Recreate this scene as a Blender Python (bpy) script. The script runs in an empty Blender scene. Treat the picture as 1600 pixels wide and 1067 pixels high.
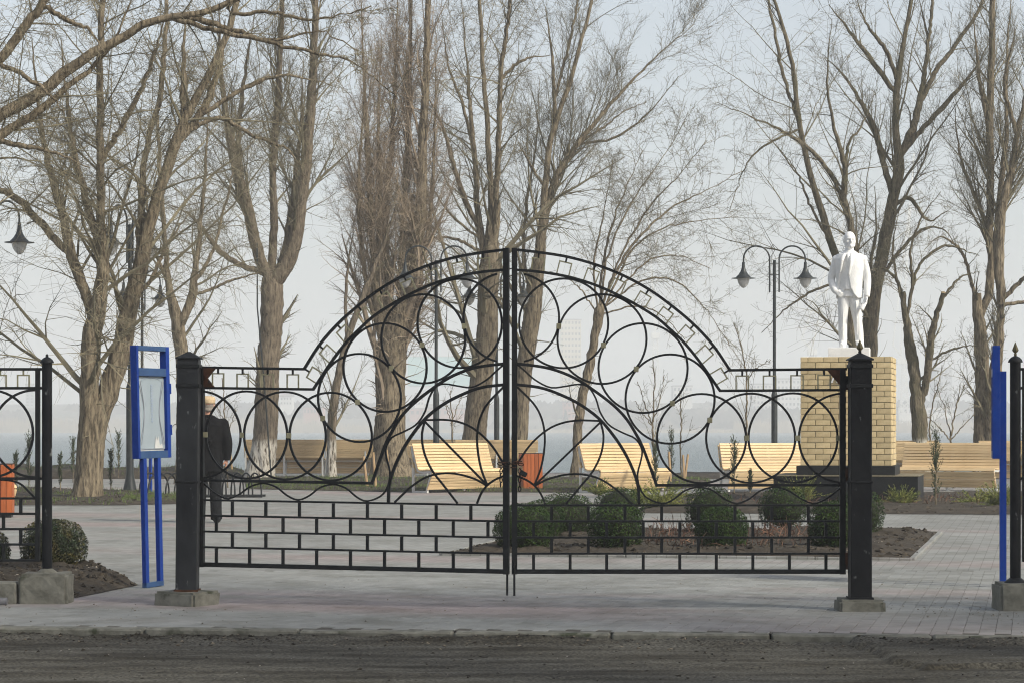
import bpy, bmesh, math, random
import numpy as np
from mathutils import Vector, Matrix, noise as mnoise

random.seed(7)
R = np.random.default_rng(11)
SC = bpy.context.scene
COL = SC.collection
rad = math.radians

# ---------------------------------------------------------------- camera, light, exposure
F = 3600.0          # focal length in pixels of the 1600 px wide photograph
HY = 668.0          # row of the horizon in the photograph
CH = 1.30           # camera height above the plaza
cd = bpy.data.cameras.new("camera"); cam = bpy.data.objects.new("camera", cd); COL.objects.link(cam)
cam.location = (0, 0, CH); cam.rotation_euler = (rad(90), 0, 0)
cd.sensor_width = 36; cd.lens = 36 * F / 1600; cd.shift_y = (HY - 533.5) / 1600
cd.clip_start = 0.1; cd.clip_end = 6000
SC.camera = cam

SUN_EL, SUN_AZ = 38.0, 124.0     # azimuth clockwise from +Y: the sun stands behind the viewer's right shoulder
w = bpy.data.worlds.new("World"); SC.world = w; w.use_nodes = True
nt = w.node_tree; nt.nodes.clear()
sky = nt.nodes.new("ShaderNodeTexSky"); sky.sky_type = 'NISHITA'; sky.sun_disc = False
sky.sun_elevation = rad(SUN_EL); sky.sun_rotation = rad(SUN_AZ)
sky.air_density = 1.0; sky.dust_density = 3.0; sky.ozone_density = 1.0; sky.altitude = 0
hs = nt.nodes.new("ShaderNodeHueSaturation"); hs.inputs['Saturation'].default_value = 0.6; hs.inputs['Hue'].default_value = 0.495
bg = nt.nodes.new("ShaderNodeBackground"); bg.inputs['Strength'].default_value = 0.145
wo = nt.nodes.new("ShaderNodeOutputWorld")
nt.links.new(sky.outputs[0], hs.inputs['Color']); nt.links.new(hs.outputs[0], bg.inputs['Color'])
nt.links.new(bg.outputs[0], wo.inputs['Surface'])

sl = bpy.data.lights.new("sun", 'SUN'); sl.energy = 3.3; sl.angle = rad(4.0); sl.color = (1.0, 0.945, 0.80)
so = bpy.data.objects.new("sun", sl); COL.objects.link(so)
sv = Vector((math.sin(rad(SUN_AZ)) * math.cos(rad(SUN_EL)), math.cos(rad(SUN_AZ)) * math.cos(rad(SUN_EL)), math.sin(rad(SUN_EL))))
so.rotation_euler = sv.to_track_quat('Z', 'Y').to_euler(); so.location = sv * 60

SC.view_settings.view_transform = 'Standard'; SC.view_settings.look = 'None'
SC.view_settings.exposure = 0.30; SC.view_settings.gamma = 1.0
try: SC.view_settings.use_curve_mapping = False
except Exception: pass
SC.render.engine = 'CYCLES'
SC.cycles.use_denoising = True
try: SC.cycles.denoising_prefilter = 'FAST'; SC.cycles.denoising_input_passes = 'RGB_ALBEDO_NORMAL'
except Exception: pass
SC.cycles.filter_width = 1.1
SC.cycles.max_bounces = 6; SC.cycles.diffuse_bounces = 3; SC.cycles.volume_bounces = 2
SC.cycles.transparent_max_bounces = 8
SC.cycles.caustics_reflective = False; SC.cycles.caustics_refractive = False

# ---------------------------------------------------------------- helpers
def W(px, py, Z):
    return Vector(((px - 800) / F * Z, Z, CH - (py - HY) / F * Z))
def G(px, py, z=0.0):
    Z = F * (CH - z) / (py - HY)
    return Vector(((px - 800) / F * Z, Z, z))
def GX(px, Z): return (px - 800) / F * Z

def tag(o, label=None, cat=None, group=None, kind=None):
    if label: o['label'] = label
    if cat: o['category'] = cat
    if group: o['group'] = group
    if kind: o['kind'] = kind
    return o
def empty(name, loc=(0, 0, 0), rz=0.0, label=None, cat=None, group=None):
    o = bpy.data.objects.new(name, None); COL.objects.link(o)
    o.location = loc; o.rotation_euler = (0, 0, rz); o.empty_display_size = 0.1
    return tag(o, label, cat, group)
def link(name, me, m=None, parent=None):
    o = bpy.data.objects.new(name, me); COL.objects.link(o)
    if m is not None and not me.materials: me.materials.append(m)
    if parent is not None: o.parent = parent
    return o
def copy_tree(o, parent=None):
    c = o.copy(); COL.objects.link(c); c.parent = parent
    for ch in list(o.children): copy_tree(ch, c)
    return c

class MB:
    """collects simple shapes into one mesh"""
    def __init__(s): s.v = []; s.f = []
    def add(s, vs, fs):
        n = len(s.v); s.v += [tuple(p) for p in vs]; s.f += [tuple(i + n for i in f) for f in fs]; return s
    def box(s, c, d, rot=None, taper=1.0):
        vs = []
        for z in (-1, 1):
            k = taper if z > 0 else 1
            for x, y in ((-1, -1), (1, -1), (1, 1), (-1, 1)):
                p = Vector((x * d[0] / 2 * k, y * d[1] / 2 * k, z * d[2] / 2))
                if rot is not None: p = rot @ p
                vs.append(p + Vector(c))
        return s.add(vs, [(3, 2, 1, 0), (4, 5, 6, 7), (0, 1, 5, 4), (1, 2, 6, 5), (2, 3, 7, 6), (3, 0, 4, 7)])
    def prism(s, poly, z0, z1):
        n = len(poly)
        vs = [(p[0], p[1], z0) for p in poly] + [(p[0], p[1], z1) for p in poly]
        return s.add(vs, [tuple(range(n - 1, -1, -1)), tuple(range(n, 2 * n))] + [(i, (i + 1) % n, n + (i + 1) % n, n + i) for i in range(n)])
    def lathe(s, prof, c=(0, 0, 0), n=16, sq=False):
        vs = []; fs = []; c = Vector(c)
        for r, z in prof:
            for k in range(n):
                a = 2 * math.pi * k / n + (math.pi / 4 if sq else 0)
                q = math.sqrt(2) if sq else 1
                vs.append(c + Vector((r * q * math.cos(a), r * q * math.sin(a), z)))
        m = len(prof)
        for i in range(m - 1):
            for k in range(n):
                fs.append((i * n + k, i * n + (k + 1) % n, (i + 1) * n + (k + 1) % n, (i + 1) * n + k))
        fs.append(tuple(range(n - 1, -1, -1))); fs.append(tuple((m - 1) * n + k for k in range(n)))
        return s.add(vs, fs)
    def tube(s, pts, r, n=8, closed=False):
        pts = [Vector(p) for p in pts]; m = len(pts)
        rr = r if hasattr(r, '__len__') else [r] * m
        vs = []; fs = []; u = None
        for i in range(m):
            a = pts[i - 1] if (i > 0 or closed) else pts[i]
            b = pts[(i + 1) % m] if (i < m - 1 or closed) else pts[i]
            t = (b - a).normalized()
            if u is None:
                u = t.orthogonal().normalized()
            else:
                u = (u - t * u.dot(t)).normalized()
            v = t.cross(u)
            for k in range(n):
                q = 2 * math.pi * k / n
                vs.append(pts[i] + (u * math.cos(q) + v * math.sin(q)) * rr[i])
        for i in range(m if closed else m - 1):
            j = (i + 1) % m
            for k in range(n):
                fs.append((i * n + k, i * n + (k + 1) % n, j * n + (k + 1) % n, j * n + k))
        if not closed:
            fs.append(tuple(range(n - 1, -1, -1))); fs.append(tuple((m - 1) * n + k for k in range(n)))
        return s.add(vs, fs)
    def bar(s, pts, wd, dp, nrm, closed=False):
        """rectangular bar swept along points in a plane with normal nrm"""
        pts = [Vector(p) for p in pts]; m = len(pts); nrm = Vector(nrm).normalized(); vs = []; fs = []
        for i in range(m):
            a = pts[i - 1] if (i > 0 or closed) else pts[i]
            b = pts[(i + 1) % m] if (i < m - 1 or closed) else pts[i]
            t = ((b - pts[i]).normalized() + (pts[i] - a).normalized()).normalized(); u = t.cross(nrm).normalized()
            k = 1.0
            if 0 < i < m - 1 or closed:
                t1 = (pts[i] - a).normalized(); cs = max(0.35, t1.dot(t)); k = 1 / cs
            for du, dn in ((-1, -1), (1, -1), (1, 1), (-1, 1)):
                vs.append(pts[i] + u * du * wd / 2 * k + nrm * dn * dp / 2)
        for i in range(m if closed else m - 1):
            j = (i + 1) % m
            for k in range(4):
                fs.append((i * 4 + k, i * 4 + (k + 1) % 4, j * 4 + (k + 1) % 4, j * 4 + k))
        if not closed: fs += [(3, 2, 1, 0), tuple((m - 1) * 4 + k for k in range(4))]
        return s.add(vs, fs)
    def mesh(s, name, smooth=False, bevel=0.0):
        me = bpy.data.meshes.new(name); me.from_pydata(s.v, [], s.f); 
        bm = bmesh.new(); bm.from_mesh(me)
        bmesh.ops.recalc_face_normals(bm, faces=bm.faces)
        if bevel > 0:
            es = [e for e in bm.edges if len(e.link_faces) == 2 and e.calc_face_angle(0) > 0.6]
            bmesh.ops.bevel(bm, geom=es, offset=bevel, segments=1, affect='EDGES', clamp_overlap=True)
        bm.to_mesh(me); bm.free()
        if smooth:
            me.polygons.foreach_set('use_smooth', [True] * len(me.polygons))
            me.set_sharp_from_angle(angle=rad(38))
        return me
    def build(s, name, m, parent=None, smooth=False, bevel=0.0):
        return link(name, s.mesh(name, smooth, bevel), m, parent)

def np_mesh(name, V, Fq, smooth=False):
    """V (n,3), Fq (m,3|4)"""
    me = bpy.data.meshes.new(name); V = np.ascontiguousarray(V, dtype=np.float32); Fq = np.ascontiguousarray(Fq, dtype=np.int32)
    k = Fq.shape[1]
    me.vertices.add(len(V)); me.vertices.foreach_set('co', V.ravel())
    me.loops.add(Fq.size); me.loops.foreach_set('vertex_index', Fq.ravel())
    me.polygons.add(len(Fq)); me.polygons.foreach_set('loop_start', np.arange(0, Fq.size, k, dtype=np.int32))
    try: me.polygons.foreach_set('loop_total', np.full(len(Fq), k, dtype=np.int32))
    except Exception: pass
    me.polygons.foreach_set('use_smooth', np.full(len(Fq), bool(smooth)))
    me.update(calc_edges=True); me.validate()
    return me

# ---------------------------------------------------------------- materials
def new_mat(name):
    m = bpy.data.materials.new(name); m.use_nodes = True
    n = m.node_tree; b = n.nodes['Principled BSDF']; return m, n, b
def M(name, c1, c2=None, scale=6.0, rough=0.8, metal=0.0, bump=0.0, bscale=None, stretch=(1, 1, 1), spec=0.3,
      rnd=0.0, isl=0.0, detail=6.0, coords='Object', lo=0.3, hi=0.7, c3=None, s3=1.5, t3=0.62):
    m, n, b = new_mat(name); L = n.links.new
    b.inputs['Roughness'].default_value = rough; b.inputs['Metallic'].default_value = metal
    b.inputs['Specular IOR Level'].default_value = spec
    c2 = c2 or c1
    if coords == 'World':
        src = n.nodes.new('ShaderNodeNewGeometry').outputs['Position']
    else:
        src = n.nodes.new('ShaderNodeTexCoord').outputs[coords]
    mp = n.nodes.new('ShaderNodeMapping'); mp.inputs['Scale'].default_value = stretch; L(src, mp.inputs['Vector'])
    vec = mp.outputs[0]
    nz = n.nodes.new('ShaderNodeTexNoise'); nz.inputs['Scale'].default_value = scale; nz.inputs['Detail'].default_value = detail
    nz.inputs['Roughness'].default_value = 0.6
    L(vec, nz.inputs['Vector'])
    rp = n.nodes.new('ShaderNodeValToRGB'); rp.color_ramp.elements[0].position = lo; rp.color_ramp.elements[1].position = hi
    rp.color_ramp.elements[0].color = (*c1, 1); rp.color_ramp.elements[1].color = (*c2, 1)
    L(nz.outputs['Fac'], rp.inputs[0]); col = rp.outputs[0]
    if c3:
        n3 = n.nodes.new('ShaderNodeTexNoise'); n3.inputs['Scale'].default_value = s3; n3.inputs['Detail'].default_value = 8; L(vec, n3.inputs['Vector'])
        r3 = n.nodes.new('ShaderNodeValToRGB'); r3.color_ramp.elements[0].position = t3; r3.color_ramp.elements[1].position = min(1, t3 + 0.06)
        L(n3.outputs['Fac'], r3.inputs[0])
        mx = n.nodes.new('ShaderNodeMix'); mx.data_type = 'RGBA'; L(r3.outputs[0], mx.inputs['Factor']); L(col, mx.inputs['A']); mx.inputs['B'].default_value = (*c3, 1)
        col = mx.outputs['Result']
    if rnd or isl:
        if isl: rv = n.nodes.new('ShaderNodeNewGeometry').outputs['Random Per Island']; amt = isl
        else: rv = n.nodes.new('ShaderNodeObjectInfo').outputs['Random']; amt = rnd
        mr = n.nodes.new('ShaderNodeMapRange'); mr.inputs['To Min'].default_value = 1 - amt; mr.inputs['To Max'].default_value = 1 + amt
        L(rv, mr.inputs['Value'])
        h = n.nodes.new('ShaderNodeHueSaturation'); L(mr.outputs[0], h.inputs['Value']); L(col, h.inputs['Color']); col = h.outputs[0]
    L(col, b.inputs['Base Color'])
    if bump:
        bz = n.nodes.new('ShaderNodeTexNoise'); bz.inputs['Scale'].default_value = bscale or scale * 3; bz.inputs['Detail'].default_value = 8; L(vec, bz.inputs['Vector'])
        bp = n.nodes.new('ShaderNodeBump'); bp.inputs['Strength'].default_value = 1.0; bp.inputs['Distance'].default_value = bump
        L(bz.outputs['Fac'], bp.inputs['Height']); L(bp.outputs[0], b.inputs['Normal'])
    return m

mt = {}
mt['iron'] = M('black_painted_iron', (0.008, 0.009, 0.0105), (0.019, 0.021, 0.023), 14, 0.55, spec=.16, bump=0.0006, bscale=90, c3=(0.06, 0.03, 0.018), s3=7, t3=0.72)
mt['post'] = M('worn_black_paint', (0.005, 0.0055, 0.0075), (0.014, 0.0155, 0.018), 9, 0.5, spec=.14, bump=0.0012, bscale=60, c3=(0.16, 0.17, 0.17), s3=13, t3=0.64, stretch=(1, 1, 0.6))
mt['postw'] = M('scratched_grey_paint', (0.008, 0.009, 0.012), (0.035, 0.038, 0.042), 4, 0.5, bump=0.0015, bscale=60, c3=(0.13, 0.14, 0.145), s3=20, t3=0.655, stretch=(1, 1, 0.45), spec=.2, detail=10)
mt['rust'] = M('rusty_plate', (0.03, 0.014, 0.008), (0.10, 0.038, 0.018), 22, 0.8, bump=0.0015, c3=(0.012, 0.012, 0.012), s3=9, t3=0.55)
mt['bare'] = M('bare_steel_frame', (0.17, 0.16, 0.10), (0.32, 0.30, 0.20), 20, 0.6, bump=0.0006)
mt['concrete'] = M('rough_concrete', (0.10, 0.098, 0.08), (0.22, 0.215, 0.185), 9, 0.95, bump=0.006, bscale=40, c3=(0.055, 0.06, 0.04), s3=4, t3=0.6, coords='World')
mt['blue'] = M('blue_paint', (0.003, 0.026, 0.19), (0.006, 0.042, 0.26), 6, 0.45, bump=0.0005, spec=0.2)
mt['bluegrey'] = M('faded_blue_rail', (0.02, 0.055, 0.15), (0.03, 0.08, 0.19), 8, 0.4)
mt['wood'] = M('varnished_pine', (0.54, 0.385, 0.20), (0.69, 0.525, 0.31), 5, 0.5, bump=0.001, stretch=(0.5, 6, 6), rnd=0.13, c3=(0.30, 0.15, 0.06), s3=2.2, t3=0.70)
mt['orange'] = M('orange_stained_wood', (0.29, 0.07, 0.018), (0.41, 0.115, 0.032), 6, 0.5, bump=0.001, stretch=(6, 6, 0.5), rnd=0.16)
mt['galv'] = M('white_powder_steel', (0.50, 0.50, 0.48), (0.62, 0.62, 0.60), 5, 0.4)
mt['white'] = M('white_statue_paint', (0.73, 0.73, 0.72), (0.81, 0.81, 0.80), 12, 0.55, bump=0.003, bscale=30)
mt['stone'] = M('black_granite', (0.005, 0.006, 0.007), (0.014, 0.0155, 0.017), 50, 0.5, spec=0.15)
mt['brick'] = M('yellow_brick', (0.46, 0.355, 0.19), (0.60, 0.485, 0.285), 10, 0.9, bump=0.0015, bscale=60, rnd=0.14)
mt['mortar'] = M('mortar', (0.13, 0.11, 0.07), (0.22, 0.19, 0.13), 20, 0.95, bump=0.003)
mt['glassw'] = M('frosted_lamp_bowl', (0.55, 0.56, 0.55), (0.62, 0.62, 0.60), 4, 0.25, spec=0.5)
mt['lamp'] = M('dark_lamp_metal', (0.012, 0.016, 0.018), (0.03, 0.035, 0.036), 10, 0.4)
mt['cloth'] = M('black_cloth', (0.0045, 0.0045, 0.005), (0.010, 0.010, 0.0115), 18, 0.95, spec=.06, bump=0.006, bscale=9)
mt['trouser'] = M('charcoal_cloth', (0.008, 0.0085, 0.01), (0.016, 0.017, 0.019), 18, 0.95, spec=.08, bump=0.006, bscale=9)
mt['cap'] = M('beige_cap_cloth', (0.42, 0.31, 0.18), (0.55, 0.42, 0.27), 30, 0.9, bump=0.002)
mt['skin'] = M('skin', (0.40, 0.20, 0.135), (0.48, 0.26, 0.18), 14, 0.55)
mt['hair'] = M('grey_hair', (0.14, 0.12, 0.10), (0.24, 0.21, 0.18), 40, 0.8, bump=0.004)
mt['soil'] = M('bed_soil', (0.020, 0.016, 0.011), (0.066, 0.053, 0.038), 5, 0.95, bump=0.02, bscale=22, coords='World', detail=10)
mt['dirt'] = M('dry_dirt', (0.05, 0.045, 0.038), (0.12, 0.108, 0.09), 3, 0.95, bump=0.012, bscale=30, coords='World', detail=10)
mt['clod'] = M('dirt_clods', (0.075, 0.064, 0.048), (0.20, 0.165, 0.125), 30, 0.95, isl=0.6)
mt['grass'] = M('short_grass', (0.05, 0.085, 0.016), (0.12, 0.16, 0.04), 9, 0.8, isl=0.35)
mt['box'] = M('boxwood_leaves', (0.007, 0.021, 0.004), (0.034, 0.060, 0.011), 5, 0.55, isl=0.6, spec=0.12)
mt['boxw'] = M('boxwood_leaves_bronzed', (0.014, 0.026, 0.007), (0.13, 0.095, 0.028), 6, 0.5, isl=0.5, spec=0.3, lo=0.45, hi=0.75)
mt['boxcore'] = M('boxwood_inner_twigs', (0.008, 0.011, 0.005), (0.02, 0.022, 0.01), 9, 0.95)
mt['jun'] = M('juniper_sprays', (0.065, 0.10, 0.02), (0.27, 0.265, 0.06), 5, 0.7, isl=0.35)
mt['thuja'] = M('thuja_sprays', (0.03, 0.048, 0.022), (0.085, 0.10, 0.05), 6, 0.75, isl=0.35)
mt['dry'] = M('dry_red_stems', (0.09, 0.04, 0.028), (0.20, 0.115, 0.075), 10, 0.9, isl=0.4)
mt['reed'] = M('dry_reeds', (0.30, 0.24, 0.15), (0.42, 0.34, 0.22), 0.2, 0.95, coords='World')
mt['stake'] = M('raw_wood_stake', (0.32, 0.21, 0.11), (0.48, 0.34, 0.2), 9, 0.85, stretch=(4, 4, 0.5))
mt['paper'] = M('faded_poster_paper', (0.27, 0.325, 0.36), (0.34, 0.39, 0.42), 2.5, 0.3, spec=0.5)
mt['ink'] = M('faint_print', (0.20, 0.22, 0.26), (0.28, 0.3, 0.34), 9, 0.6)
mt['inkpale'] = M('pale_blue_print', (0.28, 0.34, 0.43), (0.34, 0.40, 0.48), 9, 0.6)
mt['gold'] = M('bronze_spear', (0.085, 0.068, 0.03), (0.15, 0.125, 0.06), 12, 0.5, metal=0.3)
mt['farA'] = M('far_plaster', (0.62, 0.60, 0.56), (0.72, 0.70, 0.66), 0.15, 0.9, coords='World')
mt['farB'] = M('far_brick', (0.36, 0.17, 0.12), (0.44, 0.23, 0.17), 0.2, 0.9, coords='World')
mt['farG'] = M('far_grey_panel', (0.36, 0.37, 0.38), (0.46, 0.47, 0.48), 0.15, 0.9, coords='World')
mt['farY'] = M('far_yellow_panel', (0.62, 0.53, 0.34), (0.70, 0.60, 0.42), 0.15, 0.9, coords='World')
mt['farT'] = M('turquoise_sheet', (0.22, 0.52, 0.50), (0.28, 0.60, 0.57), 0.1, 0.6, coords='World')
mt['farR'] = M('far_roof', (0.16, 0.13, 0.12), (0.22, 0.18, 0.16), 0.2, 0.9, coords='World')
mt['pane'] = M('dark_window', (0.05, 0.06, 0.07), (0.09, 0.10, 0.11), 0.3, 0.2, coords='World')
mt['crane'] = M('pale_crane_paint', (0.72, 0.70, 0.62), (0.78, 0.76, 0.70), 0.2, 0.7, coords='World')
mt['hill'] = M('far_hillside', (0.09, 0.085, 0.06), (0.22, 0.19, 0.14), 0.02, 0.95, coords='World', detail=12)
mt['conif'] = M('far_conifer', (0.02, 0.035, 0.02), (0.05, 0.07, 0.04), 0.5, 0.95, isl=0.3)

def paving_mat(joints):
    m, n, b = new_mat('paving_blocks' if joints else 'paver_block'); L = n.links.new
    b.inputs['Roughness'].default_value = 0.85; b.inputs['Specular IOR Level'].default_value = 0.25
    pos = n.nodes.new('ShaderNodeNewGeometry').outputs['Position']
    mp = n.nodes.new('ShaderNodeMapping'); mp.inputs['Rotation'].default_value = (0, 0, rad(12.8)); L(pos, mp.inputs['Vector'])
    n1 = n.nodes.new('ShaderNodeTexNoise'); n1.inputs['Scale'].default_value = 0.55; n1.inputs['Detail'].default_value = 9; L(mp.outputs[0], n1.inputs['Vector'])
    st = n.nodes.new('ShaderNodeMapping'); st.inputs['Scale'].default_value = (0.10, 0.42, 1); L(mp.outputs[0], st.inputs['Vector'])
    n2 = n.nodes.new('ShaderNodeTexNoise'); n2.inputs['Scale'].default_value = 1.0; n2.inputs['Detail'].default_value = 3; L(st.outputs[0], n2.inputs['Vector'])
    g = n.nodes.new('ShaderNodeValToRGB'); g.color_ramp.elements[0].position = 0.3; g.color_ramp.elements[1].position = 0.7
    g.color_ramp.elements[0].color = (0.222, 0.226, 0.216, 1); g.color_ramp.elements[1].color = (0.292, 0.296, 0.284, 1); L(n1.outputs['Fac'], g.inputs[0])
    k = n.nodes.new('ShaderNodeValToRGB'); k.color_ramp.elements[0].position = 0.52; k.color_ramp.elements[1].position = 0.70
    L(n2.outputs['Fac'], k.inputs[0])
    mx = n.nodes.new('ShaderNodeMix'); mx.data_type = 'RGBA'; L(k.outputs[0], mx.inputs['Factor']); L(g.outputs[0], mx.inputs['A']); mx.inputs['B'].default_value = (0.305, 0.258, 0.25, 1)
    col = mx.outputs['Result']
    n5 = n.nodes.new('ShaderNodeTexNoise'); n5.inputs['Scale'].default_value = 1.9; n5.inputs['Detail'].default_value = 10; n5.inputs['Roughness'].default_value = 0.7; L(pos, n5.inputs['Vector'])
    k5 = n.nodes.new('ShaderNodeValToRGB'); k5.color_ramp.elements[0].position = 0.38; k5.color_ramp.elements[1].position = 0.56
    k5.color_ramp.elements[0].color = (0.74, 0.73, 0.70, 1); k5.color_ramp.elements[1].color = (1, 1, 1, 1); L(n5.outputs['Fac'], k5.inputs[0])
    m5 = n.nodes.new('ShaderNodeMix'); m5.data_type = 'RGBA'; m5.blend_type = 'MULTIPLY'; m5.inputs['Factor'].default_value = 1
    L(col, m5.inputs['A']); L(k5.outputs[0], m5.inputs['B']); col = m5.outputs['Result']
    if joints:
        br = n.nodes.new('ShaderNodeTexBrick'); br.inputs['Scale'].default_value = 1.0
        br.inputs['Brick Width'].default_value = 0.2; br.inputs['Row Height'].default_value = 0.1; br.inputs['Mortar Size'].default_value = 0.004
        br.inputs['Color1'].default_value = (0.86, 0.86, 0.86, 1); br.inputs['Color2'].default_value = (1.03, 1.03, 1.03, 1); br.inputs['Mortar'].default_value = (0.66, 0.65, 0.64, 1)
        sw = n.nodes.new('ShaderNodeMapping'); sw.inputs['Rotation'].default_value = (0, 0, rad(90)); L(mp.outputs[0], sw.inputs['Vector']); L(sw.outputs[0], br.inputs['Vector'])
        mu = n.nodes.new('ShaderNodeMix'); mu.data_type = 'RGBA'; mu.blend_type = 'MULTIPLY'; mu.inputs['Factor'].default_value = 1
        L(col, mu.inputs['A']); L(br.outputs['Color'], mu.inputs['B']); col = mu.outputs['Result']
    else:
        gi = n.nodes.new('ShaderNodeNewGeometry'); oi = n.nodes.new('ShaderNodeObjectInfo')
        ad = n.nodes.new('ShaderNodeMath'); ad.operation = 'ADD'; L(gi.outputs['Random Per Island'], ad.inputs[0]); L(oi.outputs['Random'], ad.inputs[1])
        fr = n.nodes.new('ShaderNodeMath'); fr.operation = 'FRACT'; L(ad.outputs[0], fr.inputs[0])
        mr = n.nodes.new('ShaderNodeMapRange'); mr.inputs['To Min'].default_value = 0.91; mr.inputs['To Max'].default_value = 1.07; L(fr.outputs[0], mr.inputs['Value'])
        h = n.nodes.new('ShaderNodeHueSaturation'); L(mr.outputs[0], h.inputs['Value']); L(col, h.inputs['Color']); col = h.outputs[0]
    L(col, b.inputs['Base Color'])
    nb = n.nodes.new('ShaderNodeTexNoise'); nb.inputs['Scale'].default_value = 60; nb.inputs['Detail'].default_value = 6; L(pos, nb.inputs['Vector'])
    bp = n.nodes.new('ShaderNodeBump'); bp.inputs['Distance'].default_value = 0.003; L(nb.outputs['Fac'], bp.inputs['Height']); L(bp.outputs[0], b.inputs['Normal'])
    return m
mt['pave'] = paving_mat(True); mt['paver'] = paving_mat(False)

def road_mat():
    m, n, b = new_mat('dusty_asphalt'); L = n.links.new
    b.inputs['Roughness'].default_value = 0.92; b.inputs['Specular IOR Level'].default_value = 0.2
    pos = n.nodes.new('ShaderNodeNewGeometry').outputs['Position']
    st = n.nodes.new('ShaderNodeMapping'); st.inputs['Scale'].default_value = (0.45, 2.4, 1); st.inputs['Rotation'].default_value = (0, 0, rad(5.7)); L(pos, st.inputs['Vector'])
    a = n.nodes.new('ShaderNodeTexNoise'); a.inputs['Scale'].default_value = 2.2; a.inputs['Detail'].default_value = 8; L(st.outputs[0], a.inputs['Vector'])
    r = n.nodes.new('ShaderNodeValToRGB'); r.color_ramp.elements[0].position = 0.32; r.color_ramp.elements[1].position = 0.7
    r.color_ramp.elements[0].color = (0.028, 0.024, 0.017, 1); r.color_ramp.elements[1].color = (0.102, 0.097, 0.084, 1); L(a.outputs['Fac'], r.inputs[0])
    s = n.nodes.new('ShaderNodeTexNoise'); s.inputs['Scale'].default_value = 55; s.inputs['Detail'].default_value = 4; L(pos, s.inputs['Vector'])
    r2 = n.nodes.new('ShaderNodeValToRGB'); r2.color_ramp.elements[0].position = 0.38; r2.color_ramp.elements[1].position = 0.62
    r2.color_ramp.elements[0].color = (0.5, 0.5, 0.5, 1); r2.color_ramp.elements[1].color = (1.4, 1.38, 1.32, 1); L(s.outputs['Fac'], r2.inputs[0])
    mu = n.nodes.new('ShaderNodeMix'); mu.data_type = 'RGBA'; mu.blend_type = 'MULTIPLY'; mu.inputs['Factor'].default_value = 1
    L(r.outputs[0], mu.inputs['A']); L(r2.outputs[0], mu.inputs['B']); L(mu.outputs['Result'], b.inputs['Base Color'])
    bp = n.nodes.new('ShaderNodeBump'); bp.inputs['Distance'].default_value = 0.006; L(s.outputs['Fac'], bp.inputs['Height']); L(bp.outputs[0], b.inputs['Normal'])
    return m
mt['road'] = road_mat()

def water_mat():
    m, n, b = new_mat('lake_water'); L = n.links.new
    b.inputs['Base Color'].default_value = (0.085, 0.115, 0.12, 1); b.inputs['Roughness'].default_value = 0.25; b.inputs['IOR'].default_value = 1.33
    pos = n.nodes.new('ShaderNodeNewGeometry').outputs['Position']
    st = n.nodes.new('ShaderNodeMapping'); st.inputs['Scale'].default_value = (0.45, 1.0, 1); L(pos, st.inputs['Vector'])
    a = n.nodes.new('ShaderNodeTexNoise'); a.inputs['Scale'].default_value = 0.9; a.inputs['Detail'].default_value = 6; L(st.outputs[0], a.inputs['Vector'])
    bp = n.nodes.new('ShaderNodeBump'); bp.inputs['Distance'].default_value = 1.2; bp.inputs['Strength'].default_value = 1.0; L(a.outputs['Fac'], bp.inputs['Height']); L(bp.outputs[0], b.inputs['Normal'])
    return m
mt['water'] = water_mat()

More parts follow.
